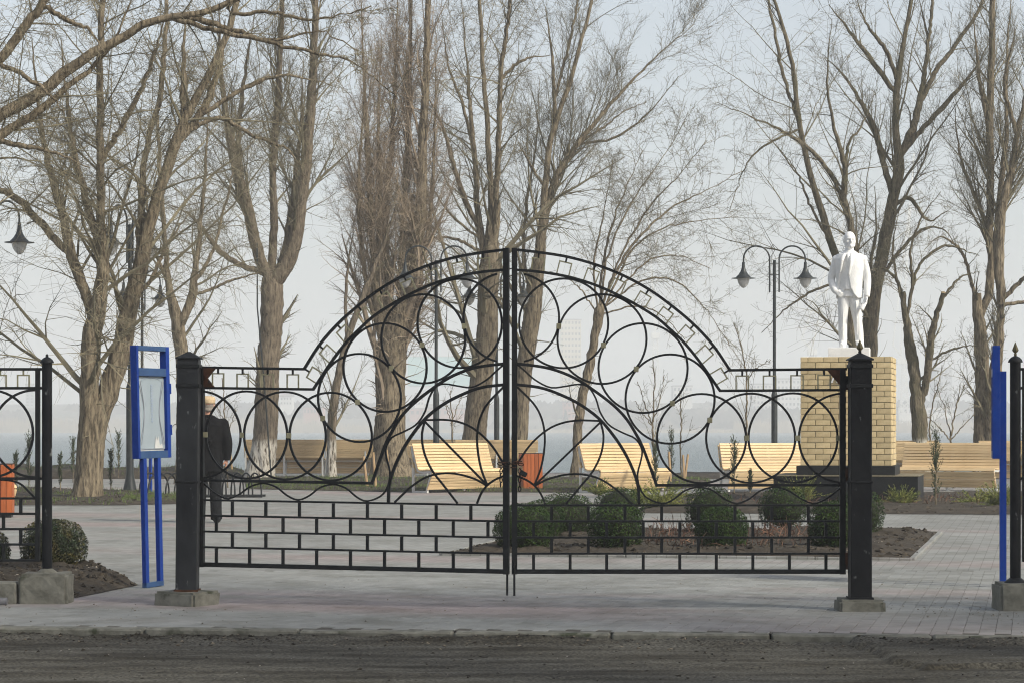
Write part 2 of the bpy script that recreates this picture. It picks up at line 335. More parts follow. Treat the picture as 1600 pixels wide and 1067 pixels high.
def bark_mat(name, c1, c2, wash=None, moss=0.0):
    m, n, b = new_mat(name); L = n.links.new
    b.inputs['Roughness'].default_value = 0.92; b.inputs['Specular IOR Level'].default_value = 0.15
    pos = n.nodes.new('ShaderNodeNewGeometry').outputs['Position']
    st = n.nodes.new('ShaderNodeMapping'); st.inputs['Scale'].default_value = (1, 1, 0.16); L(pos, st.inputs['Vector'])
    a = n.nodes.new('ShaderNodeTexNoise'); a.inputs['Scale'].default_value = 22; a.inputs['Detail'].default_value = 7; a.inputs['Roughness'].default_value = 0.65; L(st.outputs[0], a.inputs['Vector'])
    r = n.nodes.new('ShaderNodeValToRGB'); r.color_ramp.elements[0].position = 0.36; r.color_ramp.elements[1].position = 0.62
    r.color_ramp.elements[0].color = (*c1, 1); r.color_ramp.elements[1].color = (*c2, 1); L(a.outputs['Fac'], r.inputs[0])
    col = r.outputs[0]
    big = n.nodes.new('ShaderNodeTexNoise'); big.inputs['Scale'].default_value = 1.7; big.inputs['Detail'].default_value = 4; L(pos, big.inputs['Vector'])
    if moss:
        rm = n.nodes.new('ShaderNodeValToRGB'); rm.color_ramp.elements[0].position = 0.48; rm.color_ramp.elements[1].position = 0.68; L(big.outputs['Fac'], rm.inputs[0])
        ml = n.nodes.new('ShaderNodeMath'); ml.operation = 'MULTIPLY'; ml.inputs[1].default_value = moss; L(rm.outputs[0], ml.inputs[0])
        mx = n.nodes.new('ShaderNodeMix'); mx.data_type = 'RGBA'; L(ml.outputs[0], mx.inputs['Factor']); L(col, mx.inputs['A']); mx.inputs['B'].default_value = (0.075, 0.075, 0.035, 1); col = mx.outputs['Result']
    if wash is not None:
        sp = n.nodes.new('ShaderNodeSeparateXYZ'); L(pos, sp.inputs[0])
        w1 = n.nodes.new('ShaderNodeMath'); w1.operation = 'MULTIPLY_ADD'; w1.inputs[1].default_value = 0.55; L(a.outputs['Fac'], w1.inputs[0]); L(sp.outputs['Z'], w1.inputs[2])
        rw = n.nodes.new('ShaderNodeMapRange'); rw.inputs['From Min'].default_value = wash + 0.33; rw.inputs['From Max'].default_value = wash + 0.22; L(w1.outputs[0], rw.inputs['Value'])
        cr = n.nodes.new('ShaderNodeValToRGB'); cr.color_ramp.elements[0].position = 0.40; cr.color_ramp.elements[1].position = 0.52
        L(a.outputs['Fac'], cr.inputs[0])
        mm = n.nodes.new('ShaderNodeMath'); mm.operation = 'MULTIPLY'; L(rw.outputs[0], mm.inputs[0]); L(cr.outputs[0], mm.inputs[1])
        mx = n.nodes.new('ShaderNodeMix'); mx.data_type = 'RGBA'; L(mm.outputs[0], mx.inputs['Factor']); L(col, mx.inputs['A']); mx.inputs['B'].default_value = (0.52, 0.49, 0.43, 1); col = mx.outputs['Result']
    L(col, b.inputs['Base Color'])
    bp = n.nodes.new('ShaderNodeBump'); bp.inputs['Distance'].default_value = 0.06; L(a.outputs['Fac'], bp.inputs['Height']); L(bp.outputs[0], b.inputs['Normal'])
    return m
mt['bark'] = bark_mat('furrowed_bark', (0.055, 0.043, 0.029), (0.29, 0.238, 0.165))
mt['barkmoss'] = bark_mat('mossy_bark', (0.05, 0.043, 0.03), (0.20, 0.168, 0.115), moss=0.6)
mt['barkwash'] = bark_mat('whitewashed_bark', (0.075, 0.058, 0.042), (0.23, 0.19, 0.14), wash=0.98)
mt['barkmw'] = bark_mat('mossy_whitewashed_bark', (0.05, 0.043, 0.03), (0.20, 0.168, 0.115), wash=1.02, moss=0.6)
mt['twig'] = M('thin_twigs', (0.105, 0.092, 0.058), (0.235, 0.207, 0.14), 2, 0.9, isl=0.3, coords='World')
mt['twigp'] = M('pale_poplar_twigs', (0.21, 0.165, 0.118), (0.38, 0.305, 0.225), 2, 0.9, isl=0.3, coords='World')
mt['cut'] = M('sawn_wood', (0.20, 0.15, 0.09), (0.32, 0.25, 0.16), 20, 0.9)

# ---------------------------------------------------------------- ground, road, pavement, beds, lake
def nz2(x, y, s, seed=0.0):
    return mnoise.noise(Vector((x * s + seed, y * s - seed, seed * 0.37)))
def fbm(x, y, s, o=4, seed=0.0):
    a = 0; k = 1.0; t = 0
    for i in range(o):
        a += k * nz2(x, y, s * 2 ** i, seed + i * 9.1); t += k; k *= 0.55
    return a / t

LAKE = -1.2
prof = [(-120, -0.30), (14.2, -0.30), (14.75, -0.30), (16.3, -0.03), (67.5, -0.03), (69.5, -0.7), (74, -2.2), (300, -2.3), (1100, -2.3), (1126, -1.15), (1180, 1.0), (1330, 12), (1480, 17), (1800, 18), (3200, 18)]
xs = [-1500, -700, -300, -120, -60, -25, 0, 25, 60, 120, 300, 700, 1500]
gv = []; gf = []
for y, z in prof:
    for x in xs:
        gv.append((x, y, z + (0 if y < 1150 else 3.5 * fbm(x, y, 0.004, 3, 3))))
nx = len(xs)
for i in range(len(prof) - 1):
    for j in range(nx - 1):
        gf.append((i * nx + j, i * nx + j + 1, (i + 1) * nx + j + 1, (i + 1) * nx + j))
g = MB().add(gv, gf).build('ground', mt['hill']); tag(g, kind='structure', label='bare ground running down to the lake and up the far shore')
lk = MB().add([(-1500, 66, LAKE), (1500, 66, LAKE), (1500, 1135, LAKE), (-1500, 1135, LAKE)], [(0, 1, 2, 3)]).build('lake', mt['water']); tag(lk, kind='structure', label='wide grey blue lake')

def KY(x): return 14.62 - 0.10 * x           # front edge of the kerb
# road: fine displaced sheet where it shows, coarse beyond
def grid_sheet(name, m, x0, x1, y0, y1, nx, ny, zf, parent=None):
    X = np.linspace(x0, x1, nx); Y = np.linspace(y0, y1, ny)
    V = np.array([(x, y, zf(x, y)) for y in Y for x in X])
    i = np.arange((ny - 1) * (nx - 1)); r = i // (nx - 1); c = i % (nx - 1); a = r * nx + c
    return link(name, np_mesh(name, V, np.stack([a, a + 1, a + nx + 1, a + nx], 1), True), m, parent)
def road_z(x, y):
    d = KY(x) - y
    z = -0.066 + 0.016 * fbm(x * 0.35, y * 2.2, 1.2, 4, 5) + 0.010 * fbm(x, y, 7, 3, 2)
    if d < 0: return -0.075
    z += 0.050 * math.exp(-(max(0, d) / 0.17) ** 2) * (0.75 + 0.6 * nz2(x, 2.0, 1.7, 6) + 0.35 * nz2(x, y, 9, 2))
    if x > 2.25 + 0.25 * nz2(x, y, 1.5) and y > 13.05 + 0.1 * nz2(x, 3, 2): z += 0.03
    return z
rd = grid_sheet('road', mt['road'], -4.6, 4.6, 11.2, 15.2, 230, 150, road_z)
tag(rd, kind='structure', label='dusty dark road in the foreground')
rb = MB().add([(-300, -60, -0.10), (300, -60, -0.10), (300, 11.25, -0.10), (-300, 11.25, -0.10)], [(0, 1, 2, 3)])
for s in (-1, 1):
    rb.add([(s * 4.55, 11.25, -0.10), (s * 300, 11.25, -0.10), (s * 300, 15, -0.10), (s * 4.55, 15, -0.10)], [(0, 1, 2, 3)])
rb.build('roadway', mt['road'], rd)

# kerb stones
kb = empty('kerb', (0, 0, 0)); tag(kb, kind='structure', label='low concrete kerb along the road')
ka = -math.atan(0.10)
ksm = MB().box((0, 0, 0), (0.992, 0.14, 0.20)).mesh('kerbstone', False, 0.012); ksm.materials.append(mt['concrete'])
for i in range(-7, 8):
    o = link('kerbstone', ksm, None, kb); x = i * 1.0 + 0.13
    o.location = (x, KY(x) + 0.075, -0.097 + random.uniform(-.004, .004)); o.rotation_euler = (random.uniform(-.01, .01), random.uniform(-.004, .004), ka + random.uniform(-.004, .004))

# paving: single blocks near the road, one joined mass of blocks behind them, then a sheet
PH = rad(12.8); cdv = Vector((math.sin(PH), math.cos(PH), 0)); ctv = Vector((math.cos(PH), -math.sin(PH), 0))
pv = empty('pavement'); tag(pv, kind='structure', label='block paved plaza behind the gate')
FAR = 21.0
MB().add([(-9, KY(-9) + .13, -0.004), (9, KY(9) + .13, -0.004), (9, FAR, -0.004), (-9, FAR, -0.004)], [(0, 1, 2, 3)]).build('joint_sand', mt['dirt'], pv)
pm = MB().box((0, 0, -0.02), (0.0972, 0.1972, 0.04)).mesh('paver', False, 0.0012); pm.materials.append(mt['paver'])
cells = []
for a in range(-90, 90):
    for b in range(50, 125):
        p = ctv * (a * 0.1) + cdv * (b * 0.2 + (0.1 if a % 2 else 0))
        if p.y < KY(p.x) + 0.21 or p.y > FAR: continue
        if abs(p.x) > 0.2222 * p.y + 0.45: continue
        cells.append(p)
cells.sort(key=lambda p: p.y + 0.10 * p.x)
inf = [p for p in cells if abs(p.x) < 0.2222 * p.y]
near = set(id(p) for p in inf[:296])
bv = pm.vertices; base = np.array([v.co[:] for v in bv]); 
lite = MB().box((0, 0, -0.02), (0.0972, 0.1972, 0.04)); lv = np.array([list(v) for v in lite.v]); lf = np.array(lite.f)
VV = []; FF = []; n = 0
for p in cells:
    dz = random.gauss(0, 0.0004); tx = random.gauss(0, 0.0022); ty = random.gauss(0, 0.003)
    rot = Matrix.Rotation(-PH + random.gauss(0, 0.006), 3, 'Z') @ Matrix.Rotation(tx, 3, 'X') @ Matrix.Rotation(ty, 3, 'Y')
    if id(p) in near:
        o = link('paver', pm, None, pv); o.location = (p.x, p.y, dz); o.rotation_euler = rot.to_euler()
    else:
        Rm = np.array(rot); VV.append(lv @ Rm.T + np.array([p.x, p.y, dz])); FF.append(lf + n); n += len(lv)
o = link('paver', np_mesh('paver_mass', np.concatenate(VV), np.concatenate(FF)), mt['paver'], pv); tag(o, kind='stuff')
sheet = MB().add([(-40, FAR, -0.001), (40, FAR, -0.001), (40, 67, -0.001), (-40, 67, -0.001)], [(0, 1, 2, 3)])
for s in (-1, 1):
    sheet.add([(s * 5.05, KY(s * 5.05) + .15, -0.001), (s * 40, KY(s * 40) + .15 if s < 0 else 14.2, -0.001), (s * 40, FAR, -0.001), (s * 5.05, FAR, -0.001)], [(0, 1, 2, 3)])
sheet.build('paved_sheet', mt['pave'], pv)

HF = {}
def inside(poly, x, y):
    c = False; n = len(poly)
    for i in range(n):
        x1, y1 = poly[i]; x2, y2 = poly[(i + 1) % n]
        if (y1 > y) != (y2 > y) and x < (x2 - x1) * (y - y1) / (y2 - y1) + x1: c = not c
    return c
def edge_d(poly, x, y):
    d = 1e9; n = len(poly)
    for i in range(n):
        a = Vector(poly[i]); b = Vector(poly[(i + 1) % n]); p = Vector((x, y)); t = max(0, min(1, (p - a).dot(b - a) / max(1e-9, (b - a).length_squared)))
        d = min(d, (p - a - (b - a) * t).length)
    return d
def bed(name, pixpoly, res, amp, m, label, rise=0.05, seed=1.0, fs=1.2, ramp=0.35):
    poly = [tuple(G(x, y)[:2]) for x, y in pixpoly]
    # edge ring + interior grid, triangulated
    pts = []; ne = 0
    for i in range(len(poly)):
        a = Vector(poly[i]); b = Vector(poly[(i + 1) % len(poly)]); k = max(2, int((b - a).length / res))
        for j in range(k):
            q = a + (b - a) * j / k; pts.append(q)
    ne = len(pts)
    x0 = min(p[0] for p in poly); x1 = max(p[0] for p in poly); y0 = min(p[1] for p in poly); y1 = max(p[1] for p in poly)
    y = y0
    while y < y1:
        x = x0
        while x < x1:
            xx = x + random.uniform(-.2, .2) * res; yy = y + random.uniform(-.2, .2) * res
            if inside(poly, xx, yy) and edge_d(poly, xx, yy) > res * 0.45: pts.append(Vector((xx, yy)))
            x += res
        y += res
    def hf(x, y):
        k = min(1, edge_d(poly, x, y) / ramp); return 0.006 + k * (rise + amp * fbm(x, y, fs, 5, seed) + amp * 0.5 * max(0, nz2(x, y, 7, seed)))
    HF[id(poly)] = hf
    from mathutils.geometry import delaunay_2d_cdt
    vs, es, fs_, *_ = delaunay_2d_cdt(pts, [(i, (i + 1) % ne) for i in range(ne)], [], 1, 1e-5)
    out = []
    for v in vs:
        out.append((v.x, v.y, hf(v.x, v.y)))
    o = MB().add(out, fs_).build(name, m, None, True); tag(o, kind='structure', label=label); return o, poly
BED1 = [(690, 867), (1425, 875), (1469, 833), (845, 828)]
BED2 = [(985, 801), (1680, 804), (1690, 771), (1040, 773)]
bed1, bp1 = bed('soil_bed', BED1, 0.10, 0.085, mt['soil'], 'soil bed with clipped boxwood right behind the gate')
bed2, bp2 = bed('soil_bed', BED2, 0.2, 0.07, mt['soil'], 'soil bed with junipers in front of the statue', seed=4)
bed3, bp3 = bed('soil_bed', [(-60, 789), (195, 789), (305, 786), (305, 777), (240, 770), (90, 764), (-60, 763)], 0.22, 0.06, mt['soil'], 'soil bed around the big forked tree', seed=7)
bed4, bp4 = bed('soil_bed', [(385, 763.5), (640, 768.5), (900, 769), (1040, 767), (1110, 757), (1110, 749), (640, 747), (380, 747)], 0.3, 0.06, mt['soil'], 'strip of soil and grass under the park trees', seed=9)
bed5, bp5 = bed('soil_bed', [(-260, 752), (-80, 748), (390, 747.5), (390, 739), (-260, 738.5)], 0.4, 0.25, mt['soil'], 'low earth bank above the lake on the left', rise=0.15, seed=12)
bed6, bp6 = bed('soil_bed', [(-60, 930), (30, 926), (112, 935), (216, 914), (175, 897), (60, 892), (-60, 894)], 0.05, 0.10, mt['soil'], 'heap of loose soil beside the concrete footing', rise=0.10, seed=15, fs=2.4, ramp=0.22)
bed7, bp7 = bed('soil_bed', [(1040, 748), (1900, 748), (1900, 739.5), (1040, 739.5)], 0.5, 0.08, mt['soil'], 'soil strip under the trees on the right', seed=19)

# light edging along the bed behind the gate
ed = empty('bed_edging'); tag(ed, kind='structure', label='pale edging stones of the boxwood bed')
def edging(a, b, n):
    a = Vector((*a, 0)); b = Vector((*b, 0)); d = (b - a); L_ = d.length / n; ang = math.atan2(d.y, d.x)
    me = MB().box((0, 0, 0), (L_ - 0.008, 0.06, 0.07)).mesh('edging_stone', False, 0.006); me.materials.append(mt['pave'])
    for i in range(n):
        o = link('edging_stone', me, None, ed); p = a + d * ((i + .5) / n); o.location = (p.x, p.y, -0.008 + random.uniform(-.003, .003)); o.rotation_euler = (0, 0, ang)
edging(bp1[1], bp1[2], 6); edging(bp1[0], bp1[1], 5); edging(bp1[3], bp1[0], 6); edging(bp1[2], bp1[3], 5)

# ---------------------------------------------------------------- scattered small stuff
def scatter_tets(name, m, pts, smin, smax, flat=0.6, parent=None):
    V = []; Fc = []; n = 0
    base = np.array([(1, 0, 0), (-.5, .87, 0), (-.5, -.87, 0), (0.1, 0.1, 1.0), (0, 0, -.5)])
    fc = np.array([(0, 1, 3), (1, 2, 3), (2, 0, 3), (1, 0, 4), (2, 1, 4), (0, 2, 4)])
    for p in pts:
        s = smin + (smax - smin) * random.random() ** 2.5; a = random.uniform(0, 6.28)
        q = base * np.array([s, s * random.uniform(.5, 1), s * flat * random.uniform(.4, 1)]) + R.normal(0, s * .15, (5, 3))
        c, sn = math.cos(a), math.sin(a); q = q @ np.array([[c, -sn, 0], [sn, c, 0], [0, 0, 1]]).T + np.array(p)
        V.append(q); Fc.append(fc + n); n += 5
    o = link(name, np_mesh(name, np.concatenate(V), np.concatenate(Fc)), m, parent); tag(o, kind='stuff'); return o
pts = []
for i in range(650):
    x = random.uniform(-3.9, 3.9); d = abs(random.gauss(0, 0.17)) + 0.01; y = KY(x) - d
    if nz2(x, 1, 1.3, 3) + random.uniform(-.5, .5) < -0.05: continue
    pts.append((x, y, road_z(x, y) + 0.003))
scatter_tets('dirt_and_litter', mt['clod'], pts, 0.004, 0.022, .4)
pts = [(x, y, road_z(x, y)) for x, y in ((random.uniform(-3.9, 3.9), random.uniform(12.3, 14.6)) for i in range(700))]
dk = [(x, y, road_z(x, y)) for x, y in ((random.uniform(-3.9, 3.9), 0) for i in range(0))]
for i in range(1100):
    x = random.uniform(-3.9, 3.9); d = 0.03 + abs(random.gauss(0, 0.12)); y = KY(x) - d
    if nz2(x, 5, 1.1, 8) + random.uniform(-.6, .6) > -0.02: dk.append((x, y, road_z(x, y) + 0.002))
for i in range(260):
    x = random.uniform(-3.9, 3.9); y = random.uniform(12.4, 14.4); dk.append((x, y, road_z(x, y) + 0.002))
scatter_tets('dark_dirt_crumbs', M('dark_dirt_crumbs', (0.010, 0.009, 0.007), (0.04, 0.034, 0.025), 30, 0.95, isl=0.5), dk, 0.005, 0.024, .5)
scatter_tets('road_pebbles', M('pebbles', (0.12, 0.11, 0.10), (0.24, 0.22, 0.2), 20, 0.9, isl=0.5), pts, 0.002, 0.009)
pts = []
for i in range(420):
    x = random.uniform(-4.5, 4.5); y = KY(x) + random.uniform(.2, 5); pts.append((x, y, 0.002))
for i in range(150): pts.append((3.45 + random.gauss(-.25, .3), 16.2 + random.gauss(0, .35), 0.002))
for i in range(70): pts.append((-2.4 + random.gauss(-.1, .35), 16.4 + random.gauss(0, .3), 0.002))
scatter_tets('paving_crumbs', mt['clod'], pts, 0.002, 0.012)
def in_poly_pts(poly, n, z=0.05):
    x0 = min(p[0] for p in poly); x1 = max(p[0] for p in poly); y0 = min(p[1] for p in poly); y1 = max(p[1] for p in poly); out = []
    while len(out) < n:
        x = random.uniform(x0, x1); y = random.uniform(y0, y1)
        if inside(poly, x, y): out.append((x, y, HF[id(poly)](x, y) if id(poly) in HF else z))
    return out
scatter_tets('soil_clods', M('soil_lumps', (0.018, 0.014, 0.010), (0.075, 0.06, 0.043), 9, 0.95, isl=0.5), in_poly_pts(bp1, 3200, 0.05) + in_poly_pts(bp2, 1500, 0.06) + in_poly_pts(bp6, 900, 0.09) + in_poly_pts(bp3, 900, 0.06) + in_poly_pts(bp4, 900, .06), 0.008, 0.055)
scatter_tets('pale_chips', M('pale_chips', (0.30, 0.26, 0.2), (0.45, 0.4, 0.33), 20, 0.9, isl=0.4), in_poly_pts(bp1, 130, 0.07) + in_poly_pts(bp6, 60, 0.10) + in_poly_pts(bp2, 60, .07), 0.008, 0.025)

def blades(name, m, pts, hmin, hmax, wd, lean=0.35):
    V = []; Fc = []; n = 0
    for p in pts:
        h = random.uniform(hmin, hmax); a = random.uniform(0, 6.28); l = random.uniform(0, lean) * h; b = random.uniform(0, 6.28)
        dx, dy = math.cos(a) * wd / 2, math.sin(a) * wd / 2; tx, ty = math.cos(b) * l, math.sin(b) * l
        V += [(p[0] - dx, p[1] - dy, p[2]), (p[0] + dx, p[1] + dy, p[2]), (p[0] + tx, p[1] + ty, p[2] + h)]; Fc.append((n, n + 1, n + 2)); n += 3
    o = link(name, np_mesh(name, np.array(V), np.array(Fc)), m); tag(o, kind='stuff'); return o
gp = []
poly_g = [tuple(G(x, y)[:2]) for x, y in [(190, 787), (305, 786), (305, 777), (195, 778)]]
gp += in_poly_pts(poly_g, 5500, 0.01)
poly_g2 = [tuple(G(x, y)[:2]) for x, y in [(385, 763.5), (640, 768.5), (900, 769), (1000, 768), (1000, 763), (640, 762), (385, 758)]]
gp += in_poly_pts(poly_g2, 9000, 0.01)
gp += [p for p in in_poly_pts(bp4, 8000, 0.03) if nz2(p[0], p[1], .5, 4) > -0.05]
gp += [p for p in in_poly_pts(bp3, 4000, 0.03) if nz2(p[0], p[1], .5, 8) > 0.05]
gp += [p for p in in_poly_pts(bp5, 4000, 0.15)]
blades('grass', mt['grass'], gp, 0.03, 0.10, 0.012)

# ---------------------------------------------------------------- trees
def catmull(P, K):
    P = np.array(P, float); n = len(P)
    if n == 2: 
        t = np.linspace(0, 1, K)[:, None]; return P[0] * (1 - t) + P[1] * t
    seg = np.linalg.norm(np.diff(P[:, :3], axis=0), axis=1); cum = np.concatenate([[0], np.cumsum(seg)])
    Q = np.concatenate([[2 * P[0] - P[1]], P, [2 * P[-1] - P[-2]]]); out = []
    for s in np.linspace(0, cum[-1], K):
        i = min(n - 2, int(np.searchsorted(cum, s, 'right') - 1)); u = (s - cum[i]) / max(1e-9, seg[i])
        a, b, c, d = Q[i], Q[i + 1], Q[i + 2], Q[i + 3]
        out.append(0.5 * ((2 * b) + (-a + c) * u + (2 * a - 5 * b + 4 * c - d) * u * u + (-a + 3 * b - 3 * c + d) * u ** 3))
    return np.array(out)
def nrm(v): return v / np.maximum(1e-9, np.linalg.norm(v, axis=-1, keepdims=True))
def tubes(P, Rr, sides, knob=0.0, rng=None):
    """P (N,K,3), Rr (N,K) -> verts, quads"""
    N, K, _ = P.shape
    T = np.empty_like(P); T[:, 1:-1] = P[:, 2:] - P[:, :-2]; T[:, 0] = P[:, 1] - P[:, 0]; T[:, -1] = P[:, -1] - P[:, -2]; T = nrm(T)
    mean = nrm(P[:, -1] - P[:, 0]); ref = np.where(np.abs(mean[:, 2:3]) < 0.8, np.array([[0, 0, 1.0]]), np.array([[0, 1.0, 0]]))
    U = nrm(np.cross(T, ref[:, None, :])); Vv = np.cross(T, U)
    a = np.arange(sides) * 2 * np.pi / sides
    rr = Rr[:, :, None] * np.ones(sides)
    if knob:
        rr = rr * (1 + rng.normal(0, knob, rr.shape))
    X = P[:, :, None, :] + rr[..., None] * (U[:, :, None, :] * np.cos(a)[None, None, :, None] + Vv[:, :, None, :] * np.sin(a)[None, None, :, None])
    V = X.reshape(-1, 3)
    i = np.arange(N)[:, None, None] * K * sides; j = np.arange(K - 1)[None, :, None] * sides; k = np.arange(sides)[None, None, :]; k2 = (k + 1) % sides
    q = np.stack([i + j + k, i + j + k2, i + j + sides + k2, i + j + sides + k], -1).reshape(-1, 4)
    return V, q
def spawn(P, Rr, cnt, tmin, ang, lfrac, rratio, rmin, K2, up, wob, rng, bias=None, lmin=0.05, tmax=1.0):
    N, K, _ = P.shape
    idx = np.repeat(np.arange(N), cnt); n = len(idx)
    if n == 0: return np.zeros((0, K2, 3)), np.zeros((0, K2))
    t = tmin + (tmax - tmin) * rng.random(n) ** 0.85; f = t * (K - 1); i0 = np.minimum(K - 2, f.astype(int)); u = (f - i0)[:, None]
    A = P[idx, i0]; B = P[idx, i0 + 1]; pos = A * (1 - u) + B * u; tan = nrm(B - A)
    r = Rr[idx, i0] * (1 - u[:, 0]) + Rr[idx, i0 + 1] * u[:, 0]
    plen = np.linalg.norm(np.diff(P, axis=1), axis=2).sum(1)[idx]
    rnd = rng.normal(size=(n, 3)); w_ = nrm(rnd - (rnd * tan).sum(1, keepdims=True) * tan)
    an = np.radians(rng.uniform(ang[0], ang[1], n))[:, None]
    d = np.cos(an) * tan + np.sin(an) * w_
    d[:, 2] += up[0]
    if bias is not None: d += np.array(bias)
    d = nrm(d)
    L_ = np.maximum(lmin, plen * rng.uniform(lfrac[0], lfrac[1], n) * (1.15 - 0.6 * t))
    r0 = np.maximum(rmin, r * rratio * rng.uniform(.7, 1.1, n))
    out = np.empty((n, K2, 3)); out[:, 0] = pos; dd = d.copy()
    for k in range(1, K2):
        dd = nrm(dd + rng.normal(0, wob, (n, 3)) + np.array([0, 0, up[1]]) / (K2 - 1))
        out[:, k] = out[:, k - 1] + dd * (L_ / (K2 - 1))[:, None]
    s = np.linspace(0, 1, K2)[None, :]
    rad_ = np.maximum(rmin * 0.55, r0[:, None] * (1 - 0.9 * s ** .8))
    return out, rad_
def cull(P, Rr, margin=70):
    if len(P) == 0: return P, Rr
    c = P.mean(1); py = HY - (c[:, 2] - CH) / np.maximum(1, c[:, 1]) * F; px = 800 + c[:, 0] / np.maximum(1, c[:, 1]) * F
    k = (py > -margin) & (px > -margin - 40) & (px < 1600 + margin + 40); return P[k], Rr[k]

TRI = [0]
def tree(label, Z, limbs, style, seed, thin=0.66, rs=1.0, name='bare_tree', bark='bark', twig='twig', cat='tree', group='bare trees in the park', dens=1.0, depth=1.0, sides=12, caps=(), flare=True):
    rng = np.random.default_rng(seed)
    b0 = limbs[0][0]
    base = W(b0[0], b0[1], Z); 
    root = empty(name, (base.x, Z, 0), 0, label, cat, group)
    inv = np.array([base.x, Z, 0.0])
    done = []      # (px, py, dz)
    allP = []; allR = []
    for li, lm in enumerate(limbs):
        K = max(8, min(40, len(lm) * 6))
        if done and lm[0][1] < 690:
            D = np.array(done); dd_ = np.hypot(D[:, 0] - lm[0][0], D[:, 1] - lm[0][1]); j = int(np.argmin(dd_))
            if dd_[j] < 45: lm = [(D[j, 0], D[j, 1], lm[0][2])] + list(lm[1:] if dd_[j] < 14 else lm)
        q = catmull(lm, K)                                  # px, py, r
        if done:
            D = np.array(done); j = np.argmin((D[:, 0] - q[0, 0]) ** 2 + (D[:, 1] - q[0, 1]) ** 2); dz0 = D[j, 2]
        else: dz0 = 0.0
        ln = np.abs(np.diff(q[:, :2], axis=0)).sum() / F * Z
        dz1 = dz0 + (rng.uniform(-.35, .35) * ln * depth if li else rng.uniform(-.1, .1))
        s = np.linspace(0, 1, K); dz = dz0 + (dz1 - dz0) * s ** 1.3
        done += [(q[i, 0], q[i, 1], dz[i]) for i in range(K)]
        ZZ = Z + dz
        P = np.stack([(q[:, 0] - 800) / F * ZZ, ZZ, CH - (q[:, 1] - HY) / F * ZZ], 1)
        P[1:-1] += rng.normal(0, 0.012, (K - 2, 3))
        rp_ = q[:, 2]; sm = np.clip((rp_ - 8) / 9, 0, 1); sm = sm * sm * (3 - 2 * sm)
        rp_ = rp_ * (thin + (1 - thin) * sm) * rs
        if li > 0 and li not in caps and q[-1, 1] > -15 and not (q[-1, 0] < -15 or q[-1, 0] > 1615): rp_ = rp_ * (1 - 0.8 * np.clip((s - .45) / .55, 0, 1) ** 1.2)
        Rr = np.maximum(0.009, rp_ / F * Z)
        if li == 0 and flare:
            P[0, 2] = min(P[0, 2], -0.05)
            Rr = Rr * (1 + 0.22 * np.exp(-np.maximum(0, P[:, 2]) / 0.22))
        sd = sides if Rr[0] > 0.06 else 7
        # ribbed, knotty tube
        Kd = K if Rr[0] < 0.08 else max(K, int(ln / 0.10))
        if Kd > K:
            t0 = np.linspace(0, 1, K); t1 = np.linspace(0, 1, Kd)
            P2 = np.stack([np.interp(t1, t0, P[:, c]) for c in range(3)], 1); R2 = np.interp(t1, t0, Rr)
        else: P2, R2 = P, Rr
        if li not in caps:
            e = P2[-1] - P2[-2]; e = e / max(1e-6, np.linalg.norm(e))
            P2 = np.concatenate([P2, [P2[-1] + e * R2[-1] * .45, P2[-1] + e * R2[-1] * .6]]); R2 = np.concatenate([R2, [R2[-1] * .6, R2[-1] * .04]])
        if Rr[0] > 0.12: sd = 22
        V, Q = tubes(P2[None], R2[None], sd)
        a = np.tile(np.arange(sd), len(P2)); kk = np.repeat(np.arange(len(P2)), sd)
        ph = rng.uniform(0, 6.28, 5)
        zz = kk * 0.10
        rib = 0.045 * np.sin(a * 2 * np.pi / sd * 5 + ph[0] + 0.5 * np.sin(zz * 1.3 + ph[1])) + 0.03 * np.sin(a * 2 * np.pi / sd * 9 + ph[2] + zz * 0.6) + rng.normal(0, 0.022, len(V))
        lump = 0.07 * np.sin(zz * 2.1 + ph[3]) * np.sin(a * 2 * np.pi / sd + ph[4])
        cen = np.repeat(P2, sd, 0); V = cen + (V - cen) * (1 + rib + lump)[:, None]
        nm = 'trunk' if li == 0 else 'limb'
        # close the far end
        cap = np.array([[(len(P2) - 1) * sd + i for i in range(sd)]])
        me = np_mesh(nm, V - inv, Q, True)
        o = link(nm, me, mt[bark], root); TRI[0] += len(Q) * 2
        if li in caps:
            c0 = P2[-1] - inv; vs = [tuple(V[(len(P2) - 1) * sd + i] - inv) for i in range(sd)]
            MB().add(vs, [tuple(range(sd))]).build('sawn_end', mt['cut'], root)
        allP.append((P, Rr, ln))
    # branches
    C = []
    Ps = []; Rs = []
    K = 16
    for li, (P, Rr, ln) in enumerate(allP):
        t0 = np.linspace(0, 1, len(P)); t1 = np.linspace(0, 1, K)
        Ps.append(np.stack([np.interp(t1, t0, P[:, c]) for c in range(3)], 1)); Rs.append(np.interp(t1, t0, Rr))
    P0 = np.array(Ps); R0 = np.array(Rs); L0 = np.array([a[2] for a in allP])
    st = style
    c1 = np.array([max(1, int(round(l * st['n1'] * dens * (st.get('trunk', 0.35) if i == 0 else 1)))) for i, l in enumerate(L0)])
    A1, B1 = spawn(P0, R0, c1, st.get('t0', 0.15), st['a1'], st['l1'], 0.36, 0.006, 10, st['u1'], st['w'] * .62, rng)
    # cap lengths so that boughs do not outgrow the tree
    A1, B1 = cull(A1, B1, 260)
    pl_ = lambda A: np.linalg.norm(np.diff(A, axis=1), axis=2).sum(1)
    l1 = pl_(A1); A2, B2 = spawn(A1, B1, rng.poisson(st['n2'] * dens * np.clip(l1 / l1.mean(), .2, 2.2)) + 1, 0.15, st['a2'], st['l2'], 0.55, 0.0046, 5, st['u2'], st['w'], rng)
    A2, B2 = cull(A2, B2, 90)
